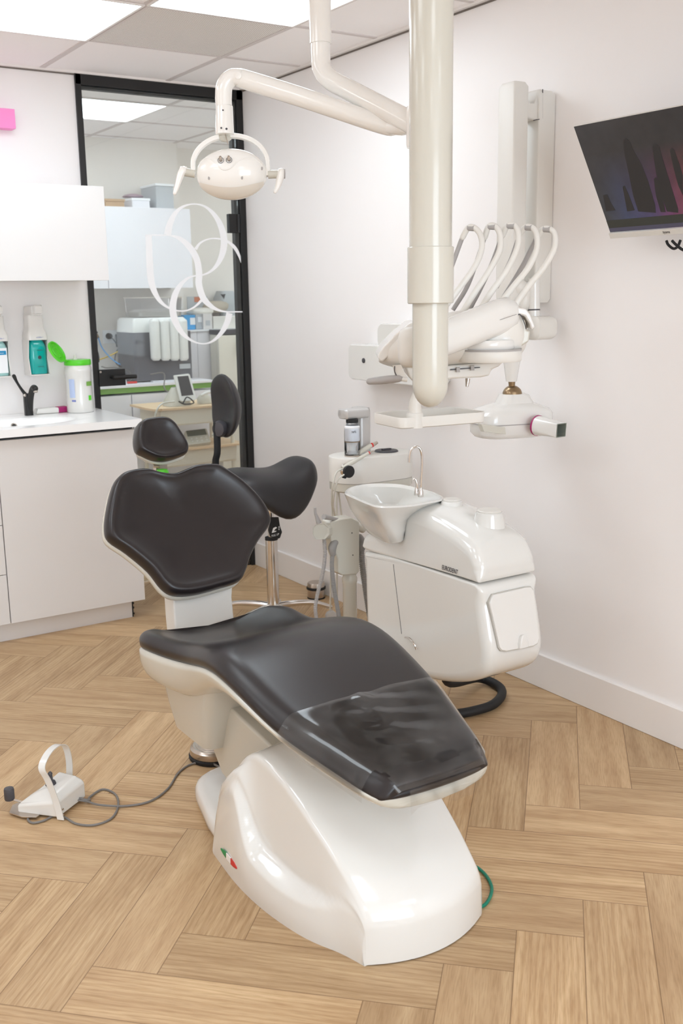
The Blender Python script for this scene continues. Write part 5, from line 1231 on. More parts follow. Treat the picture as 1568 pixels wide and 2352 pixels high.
add('flap_grip', loft([rrect(fc_+Z_*dz+fn*0.001, X_, fn, w_, th_, 0.004) for dz, w_, th_ in ((-0.004, 0.036, 0.022), (0.010, 0.034, 0.022), (0.026, 0.022, 0.018), (0.036, 0.008, 0.010))]), M_white, fl_)
# handle ring seen behind the seat edge
add('side_ring', tube([VX(930, 1464, 1.94), VX(940, 1466, 1.935), VX(950, 1478, 1.935), VX(956, 1492, 1.94)], 0.003, 8, 6), M_chrome, wu)
# coupling arm to the chair (under the seat)
add('coupling_arm', loft([rrect(Vector((x, 2.78, z)), Y_, Z_, w_, h_, 0.03) for x, z, w_, h_ in ((1.435, 0.235, 0.10, 0.07), (1.70, 0.235, 0.10, 0.07), (1.97, 0.25, 0.14, 0.09))]), M_white2, wu)

# spittoon bowl
bw_ = thing('spittoon_bowl', 'white ceramic spittoon bowl on the rear deck of the water unit', 'bowl', (2.0, 2.75, 0.65))
rimz = 0.782
rim_px = [(791, 1128), (806, 1118), (840, 1111), (880, 1110), (920, 1112), (955, 1119), (990, 1128), (1017, 1140), (1018, 1146), (990, 1152), (945, 1160), (895, 1163), (866, 1162), (846, 1156), (815, 1143), (795, 1134)]
rim = smooth_poly([VZ(a, b, rimz) for a, b in rim_px], 3)
bot_px = [(838, 1212), (846, 1207), (860, 1203), (876, 1200), (892, 1199), (906, 1200), (918, 1203), (927, 1208), (932, 1214), (933, 1222), (930, 1232), (922, 1240), (908, 1243), (890, 1243), (865, 1231), (846, 1220)]
bot = smooth_poly([VZ(a, b, 0.650) for a, b in bot_px], 3)
def lerp_ring(A, B, t, s=1.0, z=None):
    R = [a.lerp(b, t) for a, b in zip(A, B)]; c = sum(R, Vector())/len(R)
    R = [c+(p-c)*s for p in R]
    if z is not None: R = [Vector((p.x, p.y, z)) for p in R]
    return R
mid_px = [(803, 1165), (815, 1158), (840, 1153), (870, 1150), (895, 1149), (918, 1150), (936, 1154), (950, 1162), (953, 1172), (945, 1185), (926, 1198), (900, 1204), (879, 1204), (862, 1195), (832, 1181), (807, 1173)]
mid_r = smooth_poly([VZ(a, b, 0.716) for a, b in mid_px], 3)
add('bowl', loft([lerp_ring(mid_r, bot, 1.0, 0.94, 0.640), lerp_ring(mid_r, bot, 1.0, 1.0, 0.646), lerp_ring(mid_r, bot, 0.55, 1.04, 0.680), lerp_ring(mid_r, bot, 0.0, 1.0, 0.716), lerp_ring(rim, mid_r, 0.55, 1.0, 0.744), lerp_ring(rim, mid_r, 0.12, 1.0, 0.768), lerp_ring(rim, bot, 0.0, 1.0, 0.777), lerp_ring(rim, bot, 0, 0.985, rimz), lerp_ring(rim, bot, 0, 0.955, rimz), lerp_ring(rim, bot, 0, 0.92, rimz-0.010), lerp_ring(rim, mid_r, 0.55, 0.90, rimz-0.034), lerp_ring(mid_r, bot, 0.2, 0.84, rimz-0.068), lerp_ring(mid_r, bot, 0.9, 0.75, rimz-0.100), lerp_ring(mid_r, bot, 0.9, 0.3, rimz-0.108)]), M_cool, bw_)
add('water_spout', tube([VZ(966, 1140, rimz), VD(967, 1100, 2.99), VD(969, 1060, 2.99), VD(966, 1034, 2.99), VD(956, 1026, 2.99), VD(944, 1033, 2.985), VD(940, 1046, 2.98), VD(939, 1062, 2.98)][0:1]+[VD(966.5, 1110, (VZ(966, 1140, rimz)-CAM).dot(HF)), VD(969, 1060, (VZ(966, 1140, rimz)-CAM).dot(HF)), VD(966, 1034, (VZ(966, 1140, rimz)-CAM).dot(HF)), VD(956, 1026, (VZ(966, 1140, rimz)-CAM).dot(HF)), VD(944, 1033, (VZ(966, 1140, rimz)-CAM).dot(HF)), VD(940, 1046, (VZ(966, 1140, rimz)-CAM).dot(HF)), VD(939, 1062, (VZ(966, 1140, rimz)-CAM).dot(HF))], 0.0042, 14, 8), M_chrome, bw_)
DS = (VZ(966, 1140, rimz)-CAM).dot(HF)
add('spout_base', lathe([(0, 0), (0.0095, 0), (0.0095, 0.006), (0.0085, 0.018), (0.0055, 0.028), (0, 0.028)], VZ(966, 1141, rimz), Z_, 24), M_chrome, bw_)
add('rinse_spout', tube([VD(957, 1135, DS), VD(957, 1112, DS), VD(953, 1100, DS), VD(949, 1102, DS)], [0.0052, 0.0048, 0.0038, 0.0028], 12, 6, rounded=True), M_chrome, bw_)
add('spout_base', lathe([(0, 0), (0.0075, 0), (0.0075, 0.006), (0.006, 0.02), (0.004, 0.026), (0, 0.026)], VD(956, 1137, DS), Z_, 20), M_chrome, bw_)

# ================================================================== SUCTION STAND
YS = 3.06
ss_ = thing('suction_stand', 'cream suction holder column with grey ribbed hoses beside the spittoon bowl', 'suction stand', (1.98, YS, 0))
cS = VY(803, 1300, YS); cSx = cS.x; kS = (cS-CAM).dot(FW)/FPX
def SV(px, py, dy=0.0): return VY(px, py, YS+dy)
add('pole', lathe([(0, 0.0), (0.026, 0.0), (0.026, SV(803, 1338).z), (0.028, SV(803, 1336).z), (0.0285, SV(803, 1328).z), (0.025, SV(803, 1322).z), (0.025, SV(803, 1300).z), (0, SV(803, 1300).z)], Vector((SV(803, 1360).x, YS, 0)), Z_, 28), M_ivory, ss_)
add('floor_foot', lathe([(0, 0), (0.09, 0), (0.09, 0.012), (0.03, 0.02), (0, 0.02)], Vector((SV(803, 1360).x, YS, 0)), Z_, 28), M_ivory, ss_)
hp2 = [(782, 1192), (808, 1188), (826, 1198), (826, 1230), (826, 1312), (820, 1320), (786, 1322), (777, 1316), (776, 1284), (766, 1262), (760, 1240), (758, 1200)]
add('holder_body', prism([SV(a, b, -0.035) for a, b in hp2], Vector((0, 0.06, 0))), M_ivory, ss_, bevel=0.006)
for a, b in ((808, 1224), (810, 1275)):
    add('screw_hole', lathe([(0, 0), (0.0022, 0), (0.0022, 0.001), (0, 0.001)], SV(a, b, -0.036), -Y_, 12), M_rubber, ss_)
add('left_pod', loft([[SV(a, b, dy) for a, b in P] for dy, P in ((-0.055, [(726, 1206), (742, 1204), (752, 1212), (752, 1226), (744, 1237), (726, 1238), (720, 1228), (719, 1214)]), (-0.06, [(724, 1205), (744, 1202), (756, 1212), (756, 1228), (746, 1239), (724, 1239), (718, 1228), (718, 1214)]))]+[[SV(a, b, 0.02) for a, b in [(745, 1203), (765, 1200), (778, 1208), (779, 1224), (768, 1235), (746, 1237), (740, 1226), (740, 1212)]]]), M_ivory, ss_, bevel=0.003)
add('right_pod', tube([SV(822, 1210, 0.0), SV(832, 1216, 0.01)], 0.013, 16, 0, rounded=True), M_ivory, ss_)
t1 = add('suction_tip', tube([SV(723, 1166, -0.02), SV(724, 1178, -0.02), SV(728, 1190, -0.02), SV(732, 1201, -0.02)], [0.0045, 0.005, 0.007, 0.010], 14, 6), M_grey, ss_)
t2 = add('suction_tip', tube([SV(743, 1187, -0.04), SV(756, 1189, -0.03), SV(770, 1193, -0.02), SV(786, 1196, -0.01)], [0.0095, 0.0085, 0.0075, 0.010], 14, 6), M_grey, ss_)
h1 = add('elbow_grip', tube([SV(775, 1245, -0.01), SV(768, 1247, -0.03), SV(763, 1258, -0.04), SV(764, 1272, -0.04)], [0.010, 0.013, 0.015, 0.011], 16, 6, rounded=True), M_greyd, ss_)
h2 = add('elbow_grip', tube([SV(826, 1234, 0.0), SV(831, 1244, 0.0), SV(830, 1260, 0.0)], [0.012, 0.0135, 0.0135], 16, 6, rounded=True), M_greyd, ss_)
add('ribbed_hose', corrugated([SV(744, 1238, -0.03), SV(746, 1275, -0.03), SV(740, 1320, -0.02), SV(729, 1365, 0.0), SV(724, 1400, 0.0), SV(730, 1440, 0.0)], 0.0072, 0.0065), M_grey, ss_)
add('ribbed_hose', corrugated([SV(764, 1270, -0.04), SV(762, 1300, -0.04), SV(766, 1345, -0.03), SV(774, 1392, -0.02), SV(782, 1440, 0.0)], 0.0082, 0.005), M_greyd, ss_)
add('ribbed_hose', corrugated([SV(829, 1258, 0.0), SV(832, 1300, 0.0), SV(839, 1350, -0.01), SV(847, 1402, -0.01), SV(855, 1450, -0.01)], 0.0118, 0.0078), M_greyd, ss_)

# ================================================================== AIR-POLISHING UNIT
YA = 3.30
au = thing('air_polisher', 'rounded white scaler unit behind the bowl with a clear powder bottle and grey dock', 'dental scaler unit', (2.27, YA, 0.7))
ka = (VY(850, 1080, YA)-CAM).dot(FW)/FPX
def AV(px, py, dy=0.0): return VY(px, py, YA+dy)
xl_, xr_ = 2.075, 2.50
L0, L1 = AV(762, 1060), AV(937, 1060)
def stadium(z, w_, d_, cx, cy, n=14):
    P = []; r = d_/2
    for i in range(n+1): a = -PI/2+PI*i/n; P.append(Vector((cx+w_/2-r+r*math.cos(a), cy+r*math.sin(a), z)))
    for i in range(n+1): a = PI/2+PI*i/n; P.append(Vector((cx-w_/2+r+r*math.cos(a), cy+r*math.sin(a), z)))
    return P
acx = (L0.x+L1.x)/2; aw = (L1.x-L0.x)*0.985; ad = 0.20; acy = YA+0.0
za0, za1, zseam = 0.685, 0.820, 0.722
def st_(z, s=1.0): return stadium(z, aw*s, ad*s, acx, acy)
add('base_body', loft([st_(za0, 0.94), st_(za0+0.006, 0.985), st_(zseam-0.001, 0.985)]), M_ivory, au)
add('upper_body', loft([st_(zseam, 0.985), st_(zseam+0.001, 1.0), st_(za1-0.005, 1.0), st_(za1-0.001, 0.988), st_(za1, 0.97)]), M_white2, au)
add('seam', loft([st_(zseam-0.0015, 0.99), st_(zseam, 0.99)]), M_grey, au)
add('wall_bracket', tube([Vector((2.25, acy+0.06, za0+0.04)), Vector((XR-0.002, acy+0.42, za0+0.04))], 0.018, 12, 0), M_ivory, au)
bz_ = VY(892, 1051, YA-0.015)
add('tank_cap', join(lathe([(0, 0), (0.046, 0), (0.048, 0.002), (0.044, 0.006), (0, 0.006)], Vector((bz_.x, acy+0.0, za1)), Z_, 40), box(bz_.x-0.02, bz_.x+0.02, acy-0.006, acy+0.006, za1+0.006, za1+0.012)), M_dgrey, au)
# dock and bottle
dk = AV(828, 1000, 0.035); zd = za1
add('bottle_dock', loft([rrect(Vector((dk.x, YA+0.035, z)), X_, Y_, 0.058*s, 0.075*s, 0.018) for z, s in ((zd, 1.0), (zd+0.168, 1.0), (zd+0.180, 0.92))]), M_silver, au)
bt = AV(804, 1020, 0.0)
add('dock_arm', loft([rrect(Vector((x, YA+0.010, zd+0.162)), Y_, Z_, 0.070*s, 0.038*s, 0.012) for x, s in ((bt.x-0.030, 0.8), (bt.x-0.024, 1.0), (dk.x, 1.0))]), M_silver, au)
bo = add('powder_bottle', lathe([(0.0, 0.004), (0.029, 0.004), (0.031, 0.008), (0.031, 0.095), (0.030, 0.108), (0.024, 0.122), (0.022, 0.130), (0.022, 0.136), (0, 0.136)], Vector((bt.x, YA-0.015, zd)), Z_, 32), M_clear, au)
add('bottle_cap', lathe([(0, 0.130), (0.0235, 0.130), (0.024, 0.143), (0, 0.143)], Vector((bt.x, YA-0.015, zd)), Z_, 28), M_rubber, bo)
add('powder', lathe([(0, 0.060), (0.0295, 0.060), (0.0295, 0.115), (0.024, 0.120), (0, 0.120)], Vector((bt.x, YA-0.015, zd)), Z_, 28), M_label, bo)
add('red_ring', lathe([(0.030, 0.0565), (0.0315, 0.0565), (0.0315, 0.059), (0.030, 0.059)], Vector((bt.x, YA-0.015, zd)), Z_, 28, closed=True), M_brass, bo)
add('inner_funnel', lathe([(0.024, 0.055), (0.014, 0.036), (0.014, 0.022), (0.026, 0.010), (0, 0.010), (0, 0.055)][:4], Vector((bt.x, YA-0.015, zd)), Z_, 24, closed=True), M_filter, bo)
add('metal_foot', lathe([(0, 0), (0.0315, 0), (0.0315, 0.005), (0, 0.006)], Vector((bt.x, YA-0.015, zd)), Z_, 32), M_steel, bo)
add('bottle_print', text_vf('NFS', Vector((bt.x-0.014, YA-0.0475, zd+0.094)), X_, Z_, 0.012, 0.0004), M_text, bo, smooth=False)
# round holder and handpieces
kn = AV(799, 1083, -0.115)
add('black_holder', join(lathe([(0, 0), (0.021, 0), (0.023, 0.003), (0.023, 0.014), (0, 0.014)], kn+Y_*0.004, -Y_, 32), lathe([(0, 0), (0.006, 0), (0.006, 0.014), (0, 0.014)], kn+Vector((-0.019, 0.004, -0.018)), -Y_, 12)), M_rubber, au)
add('chrome_holder', lathe([(0, 0), (0.024, 0), (0.024, 0.006), (0.021, 0.010), (0.021, 0.024), (0, 0.024)], kn+Vector((0.006, 0.028, 0.002)), -Y_, 32), M_chrome, au)
hz1 = [AV(786, 1076, -0.10), AV(806, 1064, -0.10), AV(846, 1041, -0.10)]
hpA = add('handpiece', tube(hz1, [0.0085, 0.0085, 0.0060], 16, 6), M_ivory, au)
add('red_ring', tube([AV(846, 1041, -0.10), AV(848, 1040, -0.10)], 0.0062, 16, 0), M_red, hpA)
add('tip', tube([AV(848, 1040, -0.10), AV(856, 1036, -0.10), AV(861, 1036, -0.10)], [0.0050, 0.0018, 0.0010], 10, 4), M_steel, hpA)
hpB = add('handpiece', tube([AV(800, 1060, -0.03), AV(825, 1040, -0.03), AV(852, 1023, -0.03)], [0.0095, 0.0095, 0.0090], 16, 6), M_ivory, au)
add('red_ring', tube([AV(852, 1023, -0.03), AV(855, 1022, -0.03)], 0.0092, 16, 0), M_red, hpB)
add('tip', tube([AV(855, 1022, -0.03), AV(866, 1016, -0.03)], [0.0088, 0.0058], 14, 0), M_steel, hpB)
for k, pts in enumerate(([(788, 1076, -.105), (772, 1086, -.11), (764, 1115, -.12), (762, 1150, -.10), (763, 1185, -.08), (760, 1300, -.05), (758, 1400, -.02)], [(790, 1090, -.12), (776, 1102, -.12), (768, 1130, -.12), (765, 1160, -.10), (769, 1188, -.08), (773, 1260, -.05), (774, 1400, -.02)])):
    add('handpiece_cord', tube([AV(a, b, c) for a, b, c in pts], 0.0034, 10, 8), M_ivory, au)
for pts in ([(776, 1115), (773, 1150), (773, 1195)], [(776, 1115), (780, 1150), (786, 1195)]):
    add('supply_tube', tube([AV(a, b, 0.0) for a, b in pts], 0.0036, 10, 6), M_ivory, au)

# ================================================================== ROOM BEHIND THE GLASS
fcab = thing('far_base_cabinet', 'long white base cabinet with green edge in the far room behind the glass', 'cabinet', (2.2, 6.35, 0))
zt2 = 0.905; xe = VY(487, 868, 6.05).x
add('carcass', box(1.02, xe, 6.07, 6.648, 0.08, zt2-0.06), M_cab2, fcab, smooth=False)
add('plinth', box(1.02, xe-0.02, 6.11, 6.648, 0, 0.08), M_grid, fcab, smooth=False)
add('worktop', box(1.01, xe+0.005, 6.04, 6.648, zt2-0.014, zt2), M_cab2, fcab, smooth=False)
add('green_edge', box(1.01, xe+0.004, 6.052, 6.075, zt2-0.048, zt2-0.0141), M_green2, fcab, smooth=False)
xj = VY(303, 920, 6.05).x
for a, b in ((1.02, xj-0.62), (xj-0.617, xj-0.002), (xj+0.002, xe)):
    add('door', box(a+0.0015, b-0.0015, 6.052, 6.068, 0.085, zt2-0.062), M_cab2, fcab, smooth=False, bevel=0.001)
fw = thing('far_wall_cabinet', 'pale wall cabinet seen through the glass door behind the white emblem', 'cabinet', (2.2, 6.4, 1.49))
xw1 = VY(440, 570, 6.30).x; xw0 = VY(249, 640, 6.30).x; zw1 = VY(437, 480, 6.30).z; zw0 = VY(430, 661, 6.30).z
add('carcass', box(1.02, xw1, 6.32, 6.648, zw0+0.002, zw1-0.002), M_cab2, fw, smooth=False)
for a, b in ((1.02, xw0-0.002), (xw0+0.002, xw1)): add('door', box(a, b, 6.302, 6.318, zw0, zw1), M_cab2, fw, smooth=False, bevel=0.001)
zc_ = zw1
def fbox(nm, px0, px1, pyt, y0, y1, m, label, cat, zb=None):
    z1 = VY((px0+px1)/2, pyt, y0).z; z0 = zb if zb is not None else zc_
    t = thing(nm, label, cat, ((VY(px0, pyt, y0).x+VY(px1, pyt, y0).x)/2, (y0+y1)/2, z0))
    add('box', box(VY(px0, pyt, y0).x, VY(px1, pyt, y0).x, y0, y1, z0, z1-0.012), m, t, smooth=False, bevel=0.002); return t, z1
t, z1 = fbox('cardboard_box', 242, 285, 457, 6.36, 6.60, M_card, 'flat brown cardboard box on top of the far wall cabinet', 'box')
add('lid', box(VY(242, 457, 6.36).x-0.003, VY(285, 457, 6.36).x+0.003, 6.355, 6.602, z1-0.014, z1), M_card, t, smooth=False)
t, z1 = fbox('white_carton', 303, 343, 455, 6.36, 6.60, M_cab2, 'white carton on the far wall cabinet between brown box and grey bin', 'box')
add('lid', box(VY(303, 457, 6.36).x-0.003, VY(343, 457, 6.36).x+0.003, 6.355, 6.602, z1-0.014, z1), M_label, t, smooth=False)
tag(add('glove_packet', loft([rrect(VY(305, 453, 6.48)+Z_*(0.004+dz), X_, Y_, 0.12*s, 0.10*s, 0.02) for dz, s in ((-0.006, 0.9), (0.0, 1.0), (0.010, 0.8), (0.016, 0.4))]), mat('pinkish_grey_packet', S(175, 155, 165), 0.5)), 'small pinkish grey packet on the white carton top, far room', 'packet')
t, z1 = fbox('storage_bin', 357, 397, 422, 6.36, 6.60, M_greybox, 'tall grey storage bin with white lid on the far wall cabinet', 'bin')
add('lid', box(VY(357, 424, 6.36).x-0.004, VY(397, 424, 6.36).x+0.004, 6.352, 6.604, z1-0.014, z1), M_label, t, smooth=False)
# water purifier
wp = thing('water_purifier', 'dark grey water purifier with four white filter cartridges on the far worktop', 'water purifier', (2.75, 6.3, zt2))
def WV(px, py, y=6.18): return VY(px, py, y)
add('case', loft([rrect(Vector(((WV(308, 800).x+WV(441, 800).x)/2, 6.33, z)), X_, Y_, WV(441, 800).x-WV(308, 800).x, 0.30, 0.02) for z in (zt2+0.008, WV(380, 762).z)]), M_machine, wp)
add('top_shell', loft([rrect(Vector(((WV(308, 800).x+WV(435, 800).x)/2, 6.33, z)), X_, Y_, (WV(435, 800).x-WV(308, 800).x)*s, 0.29*s, 0.02) for z, s in ((WV(380, 762).z, 1.0), (WV(380, 735).z, 0.97), (WV(380, 729).z, 0.90))]), M_filter, wp)
for k, px in enumerate((356, 378, 399, 420)):
    za, zb2 = WV(px, 828, 6.15).z, WV(px, 732, 6.15).z
    add('filter_cartridge', lathe([(0, 0), (0.020, 0.0), (0.031, 0.012), (0.0325, 0.02), (0.0325, zb2-za-0.02), (0.031, zb2-za-0.010), (0.020, zb2-za), (0, zb2-za)], Vector((WV(px, 800, 6.15).x, 6.145, za)), Z_, 24), M_filter, wp)
add('rating_label', box(WV(413, 840, 6.17).x, WV(438, 840, 6.17).x, 6.175, 6.178, WV(420, 847, 6.17).z, WV(420, 836, 6.17).z), M_greybox, wp, smooth=False)
add('foot_strip', box(WV(345, 858).x, WV(433, 858).x, 6.14, 6.18, zt2+0.001, zt2+0.007), M_cab2, wp, smooth=False)
# clear bin above it
cbn = thing('clear_bin', 'clear plastic bin standing on top of the water purifier', 'bin', (2.78, 6.35, 1.2))
zbb, zbt = WV(380, 728).z+0.002, WV(380, 682).z
add('shell', loft([rrect(Vector(((WV(320, 700).x+WV(425, 700).x)/2, 6.33, z)), X_, Y_, (WV(425, 700).x-WV(320, 700).x)*s, 0.24*s, 0.02) for z, s in ((zbb, 0.95), (zbt, 1.0))], cap=False), M_clear, cbn)
add('rim', loft([rrect(Vector(((WV(320, 700).x+WV(425, 700).x)/2, 6.33, z)), X_, Y_, (WV(425, 700).x-WV(320, 700).x)*s, 0.24*s, 0.02) for z, s in ((zbt-0.006, 1.0), (zbt, 1.02), (zbt, 0.98), (zbt-0.006, 0.97))], cap=False), M_bag, cbn)
add('contents', loft([rrect(Vector(((WV(320, 700).x+WV(425, 700).x)/2, 6.33, z)), X_, Y_, (WV(425, 700).x-WV(320, 700).x)*s, 0.24*s, 0.04) for z, s in ((zbb+0.003, 0.90), (zbb+0.03, 0.92), (zbb+0.045, 0.7))]), M_bag, cbn)
# socket, plugs and cables on the far wall
sk = thing('wall_socket', 'white double wall socket above the far worktop, left of the water purifier', 'socket', (2.55, 6.65, 1.1))
def KV(px, py, y=6.645): return VY(px, py, y)
add('plate', box(KV(236, 775).x, KV(285, 775).x, 6.638, 6.649, KV(260, 788).z, KV(260, 758).z), M_label, sk, smooth=False, bevel=0.002)
tag(add('power_plug', lathe([(0, 0), (0.020, 0), (0.018, 0.03), (0, 0.032)], KV(249, 772, 6.637), -Y_, 20), M_rubber), 'round black plug in the left side of the far wall socket', 'plug')
tag(add('power_adapter', obox(KV(276, 782, 6.615), X_, Y_, Z_, 0.026, 0.020, 0.042), M_rubber, smooth=False, bevel=0.004), 'black block adapter in the right side of the far wall socket', 'power adapter')
tag(add('power_cable', tube([KV(254, 774, 6.60), KV(262, 782, 6.58), KV(271, 797, 6.58), KV(279, 812, 6.56), KV(292, 830, 6.50), KV(312, 842, 6.42)], 0.0042, 8, 6), M_rubber), 'black power cable from the round plug down to the water purifier', 'cable')
tag(add('adapter_cable', tube([KV(275, 793, 6.60), KV(266, 812, 6.56), KV(264, 828, 6.50), KV(270, 838, 6.45), KV(282, 845, 6.40)], 0.0028, 8, 6), M_rubber), 'thin dark cable from the block adapter down to the far worktop', 'cable')
tag(add('blue_cable', tube([KV(222, 768, 6.62), KV(226, 777, 6.60), KV(234, 798, 6.55), KV(250, 818, 6.50), KV(270, 834, 6.45), KV(290, 842, 6.40), KV(312, 848, 6.35)], 0.0042, 8, 6), M_bluec), 'blue cable hanging from the far wall valve to the purifier base', 'cable')
tag(add('yellow_cable', tube([KV(222, 828, 6.50), KV(245, 820, 6.52), KV(268, 809, 6.50), KV(285, 799, 6.45), KV(300, 796, 6.40), KV(312, 797, 6.36)], 0.0042, 8, 6), M_yellow), 'yellow cable running from the white jug towards the purifier side', 'cable')
vv = thing('water_valve', 'small brass water valve with black tap on the far wall by the door edge', 'valve', KV(221, 765))
add('valve_body', tube([KV(221, 768, 6.645), KV(222, 770, 6.62), KV(225, 776, 6.60)], 0.010, 12, 3), M_brass, vv)
add('valve_knob', tube([KV(217, 761, 6.63), KV(222, 764, 6.61)], 0.009, 12, 0), M_rubber, vv)
jg = thing('electric_jug', 'white round jug with black handle on the far worktop beside the door edge', 'jug', (2.38, 6.3, zt2))
jc = VY(222, 848, 6.25); jz = zt2
add('jug_body', lathe([(0, 0.001), (0.055, 0.001), (0.058, 0.02), (0.056, 0.06), (0.040, 0.088), (0.02, 0.095), (0, 0.095)], Vector((jc.x, 6.25, jz)), Z_, 28), M_cool, jg)
add('handle', tube([VY(218, 826, 6.25), VY(218, 812, 6.25), VY(223, 808, 6.25), VY(226, 822, 6.25), VY(226, 832, 6.25)], 0.006, 10, 5), M_rubber, jg)
rp = thing('red_clip', 'small red clip lying on the far worktop near the door handle', 'clip', VY(302, 856, 6.15))
add('clip', obox(Vector((VY(302, 856, 6.15).x, 6.15, zt2+0.007)), X_, Y_, Z_, 0.030, 0.012, 0.006), M_red, rp, smooth=False, bevel=0.003)
wr_ = VY(290, 845, 6.22)
tag(add('cable_coil', tube([Vector((wr_.x+0.045*math.cos(a*0.6), 6.25+0.03*math.sin(a*0.6), zt2+0.045+0.038*math.sin(a*0.6))) for a in range(0, 22)], 0.0026, 8, 3), M_cable), 'thin grey cable coiled on the far worktop left of the purifier', 'cable')
tag(add('mains_cable', tube([VY(233, 842, 6.35), VY(245, 845, 6.35), VY(262, 844, 6.35), VY(282, 846, 6.32)], 0.004, 8, 5), M_cable), 'grey cord lying flat on the far worktop behind the door handle', 'cable')
tag(add('white_tray', box(VY(235, 850, 6.25).x, VY(280, 850, 6.25).x, 6.18, 6.38, zt2+0.001, zt2+0.022), M_label, smooth=False, bevel=0.004), 'low white box lying on the far worktop behind the door handle', 'box')

# far right: tall white counter side with things, fridge
sd_ = thing('far_side_counter', 'taller white counter at the right of the far room carrying boxes', 'counter', (3.5, 6.6, 0))
YR = 6.45
def RV(px, py, y=YR): return VY(px, py, y)
ztr = RV(500, 756).z
x_a = RV(431, 800).x
add('counter_body', join(box(x_a, 3.0495, YR+0.012, 6.649, 0.0, ztr-0.01), box(3.052, 4.29, YR+0.012, 6.86, 0.0, ztr-0.01)), M_cab2, sd_, smooth=False)
add('counter_top', join(box(x_a-0.004, 3.0495, YR, 6.649, ztr-0.01, ztr), box(3.0505, 4.295, YR, 6.865, ztr-0.01, ztr)), M_label, sd_, smooth=False)
fr = thing('fridge', 'white under-counter fridge with dark top strip beside the door hinge side of the far room', 'fridge', (3.75, 6.6, 0))
xf0 = RV(506, 900, 6.32).x
add('cabinet', box(xf0, xf0+0.55, 6.36, YR, 0.02, RV(530, 768, 6.32).z), M_cart, fr, smooth=False, bevel=0.004)
add('fridge_door', box(xf0, xf0+0.55, 6.32, 6.356, 0.06, RV(530, 770, 6.32).z), M_cart, fr, smooth=False, bevel=0.004)
add('top_strip', box(xf0-0.002, xf0+0.552, 6.318, YR, RV(530, 768, 6.32).z+0.001, RV(530, 757, 6.32).z), M_dgrey, fr, smooth=False)
add('door_handle', obox(RV(549, 795, 6.30), X_, Y_, Z_, 0.014, 0.018, 0.05), M_ivory, fr, smooth=False, bevel=0.008)
def rbox_thing(nm, px0, px1, pyb, pyt, y0, d, m, label, cat, inner=()):
    t = thing(nm, label, cat, ((RV(px0, pyb, y0).x+RV(px1, pyb, y0).x)/2, y0+d/2, ztr))
    b = add('body', box(RV(px0, pyb, y0).x, RV(px1, pyb, y0).x, y0, y0+d, ztr+0.001, RV(px0, pyt, y0).z), m, t, smooth=False, bevel=0.003)
    for nm2, a, b_, c, d_, m2 in inner:
        add(nm2, box(RV(a, c, y0).x, RV(b_, c, y0).x, y0-0.002, y0-0.0005, RV(a, d_, y0).z, RV(a, c, y0).z), m2, b, smooth=False)
    return t
rbox_thing('blue_white_box', 424, 449, 752, 724, 6.50, 0.10, M_blue if False else mat('box_blue', S(75, 165, 225), 0.6), 'blue and white printed box at the left end of the far side counter', 'box', [('white_stripe', 436, 448, 730, 746, M_label)])
rbox_thing('white_print_box', 450, 466, 752, 722, 6.52, 0.10, M_greybox, 'plain white box with faint print next to the blue box, far counter', 'box', [('print_patch', 454, 464, 728, 740, M_label)])
rbox_thing('paper_bag', 467, 488, 753, 721, 6.50, 0.10, mat('pale_paper', S(222, 218, 216), 0.7), 'crumpled white paper packet standing right of the white box, far counter', 'packet', [('print_patch', 472, 482, 736, 748, M_greybox)])
rbox_thing('clear_tray_box', 490, 552, 752, 727, 6.50, 0.10, M_bag, 'long low pale tray at the right of the far side counter', 'tray')
bagm = M_bag
def blob(nm, cx, cy, y, rx, ry, m, label, cat, base=None):
    c = RV(cx, cy, y); rings = []; random.seed(hash(nm) % 99 if False else len(nm))
    for i in range(1, 8):
        th = PI*i/8; rr = []
        for k in range(16):
            ph = 2*PI*k/16; q = 1+0.12*math.sin(3*ph+i)+0.08*math.sin(7*ph+2*i)
            rr.append(c+Vector((rx*math.sin(th)*math.cos(ph)*q, 0.045*math.sin(th)*math.sin(ph)*q, ry*math.cos(th))))
        rings.append(rr)
    o = add(nm, loft(rings), m, auto=False); tag(o, label, cat); return o
blob('plastic_bag', 460, 716, 6.60, 0.10, 0.030, M_bag, 'crumpled clear plastic bag lying over the boxes on the far counter', 'bag')
blob('brown_pouch', 495, 705, 6.66, 0.10, 0.045, mat('beige_pouch', S(185, 175, 160), 0.7), 'beige crumpled pouch behind the long pale tray, far counter', 'pouch')
ps = thing('photo_leaflet', 'leaflet with an orange portrait print leaning on the far room wall', 'leaflet', RV(446, 705, 6.70))
pb = add('sheet', box(RV(430, 700, 6.72).x, RV(476, 700, 6.72).x, 6.718, 6.726, ztr+0.004, RV(450, 681, 6.72).z), M_greybox, ps, smooth=False)
add('orange_print', box(RV(446, 700, 6.72).x, RV(463, 700, 6.72).x, 6.716, 6.7178, RV(450, 694, 6.72).z, RV(450, 682, 6.72).z), M_orange, pb, smooth=False)
gc = thing('grey_canister', 'grey container with dark spout on the far counter behind the emblem', 'container', RV(503, 700, 6.70))
add('body', lathe([(0, 0), (0.035, 0), (0.035, 0.10), (0.025, 0.13), (0, 0.13)], Vector((RV(502, 720, 6.72).x, 6.76, ztr+0.001)), Z_, 24), mat('warm_grey_plastic', S(165, 158, 155), 0.5), gc)
add('spout', prism([RV(510, 676, 6.70), RV(518, 675, 6.70), RV(514, 688, 6.70)], Vector((0, 0.03, 0))), M_dgrey, gc, smooth=False)
wj = thing('white_jerrycan', 'large pale grey canister with green cap at the right of the far counter', 'canister', RV(535, 690, 6.6))
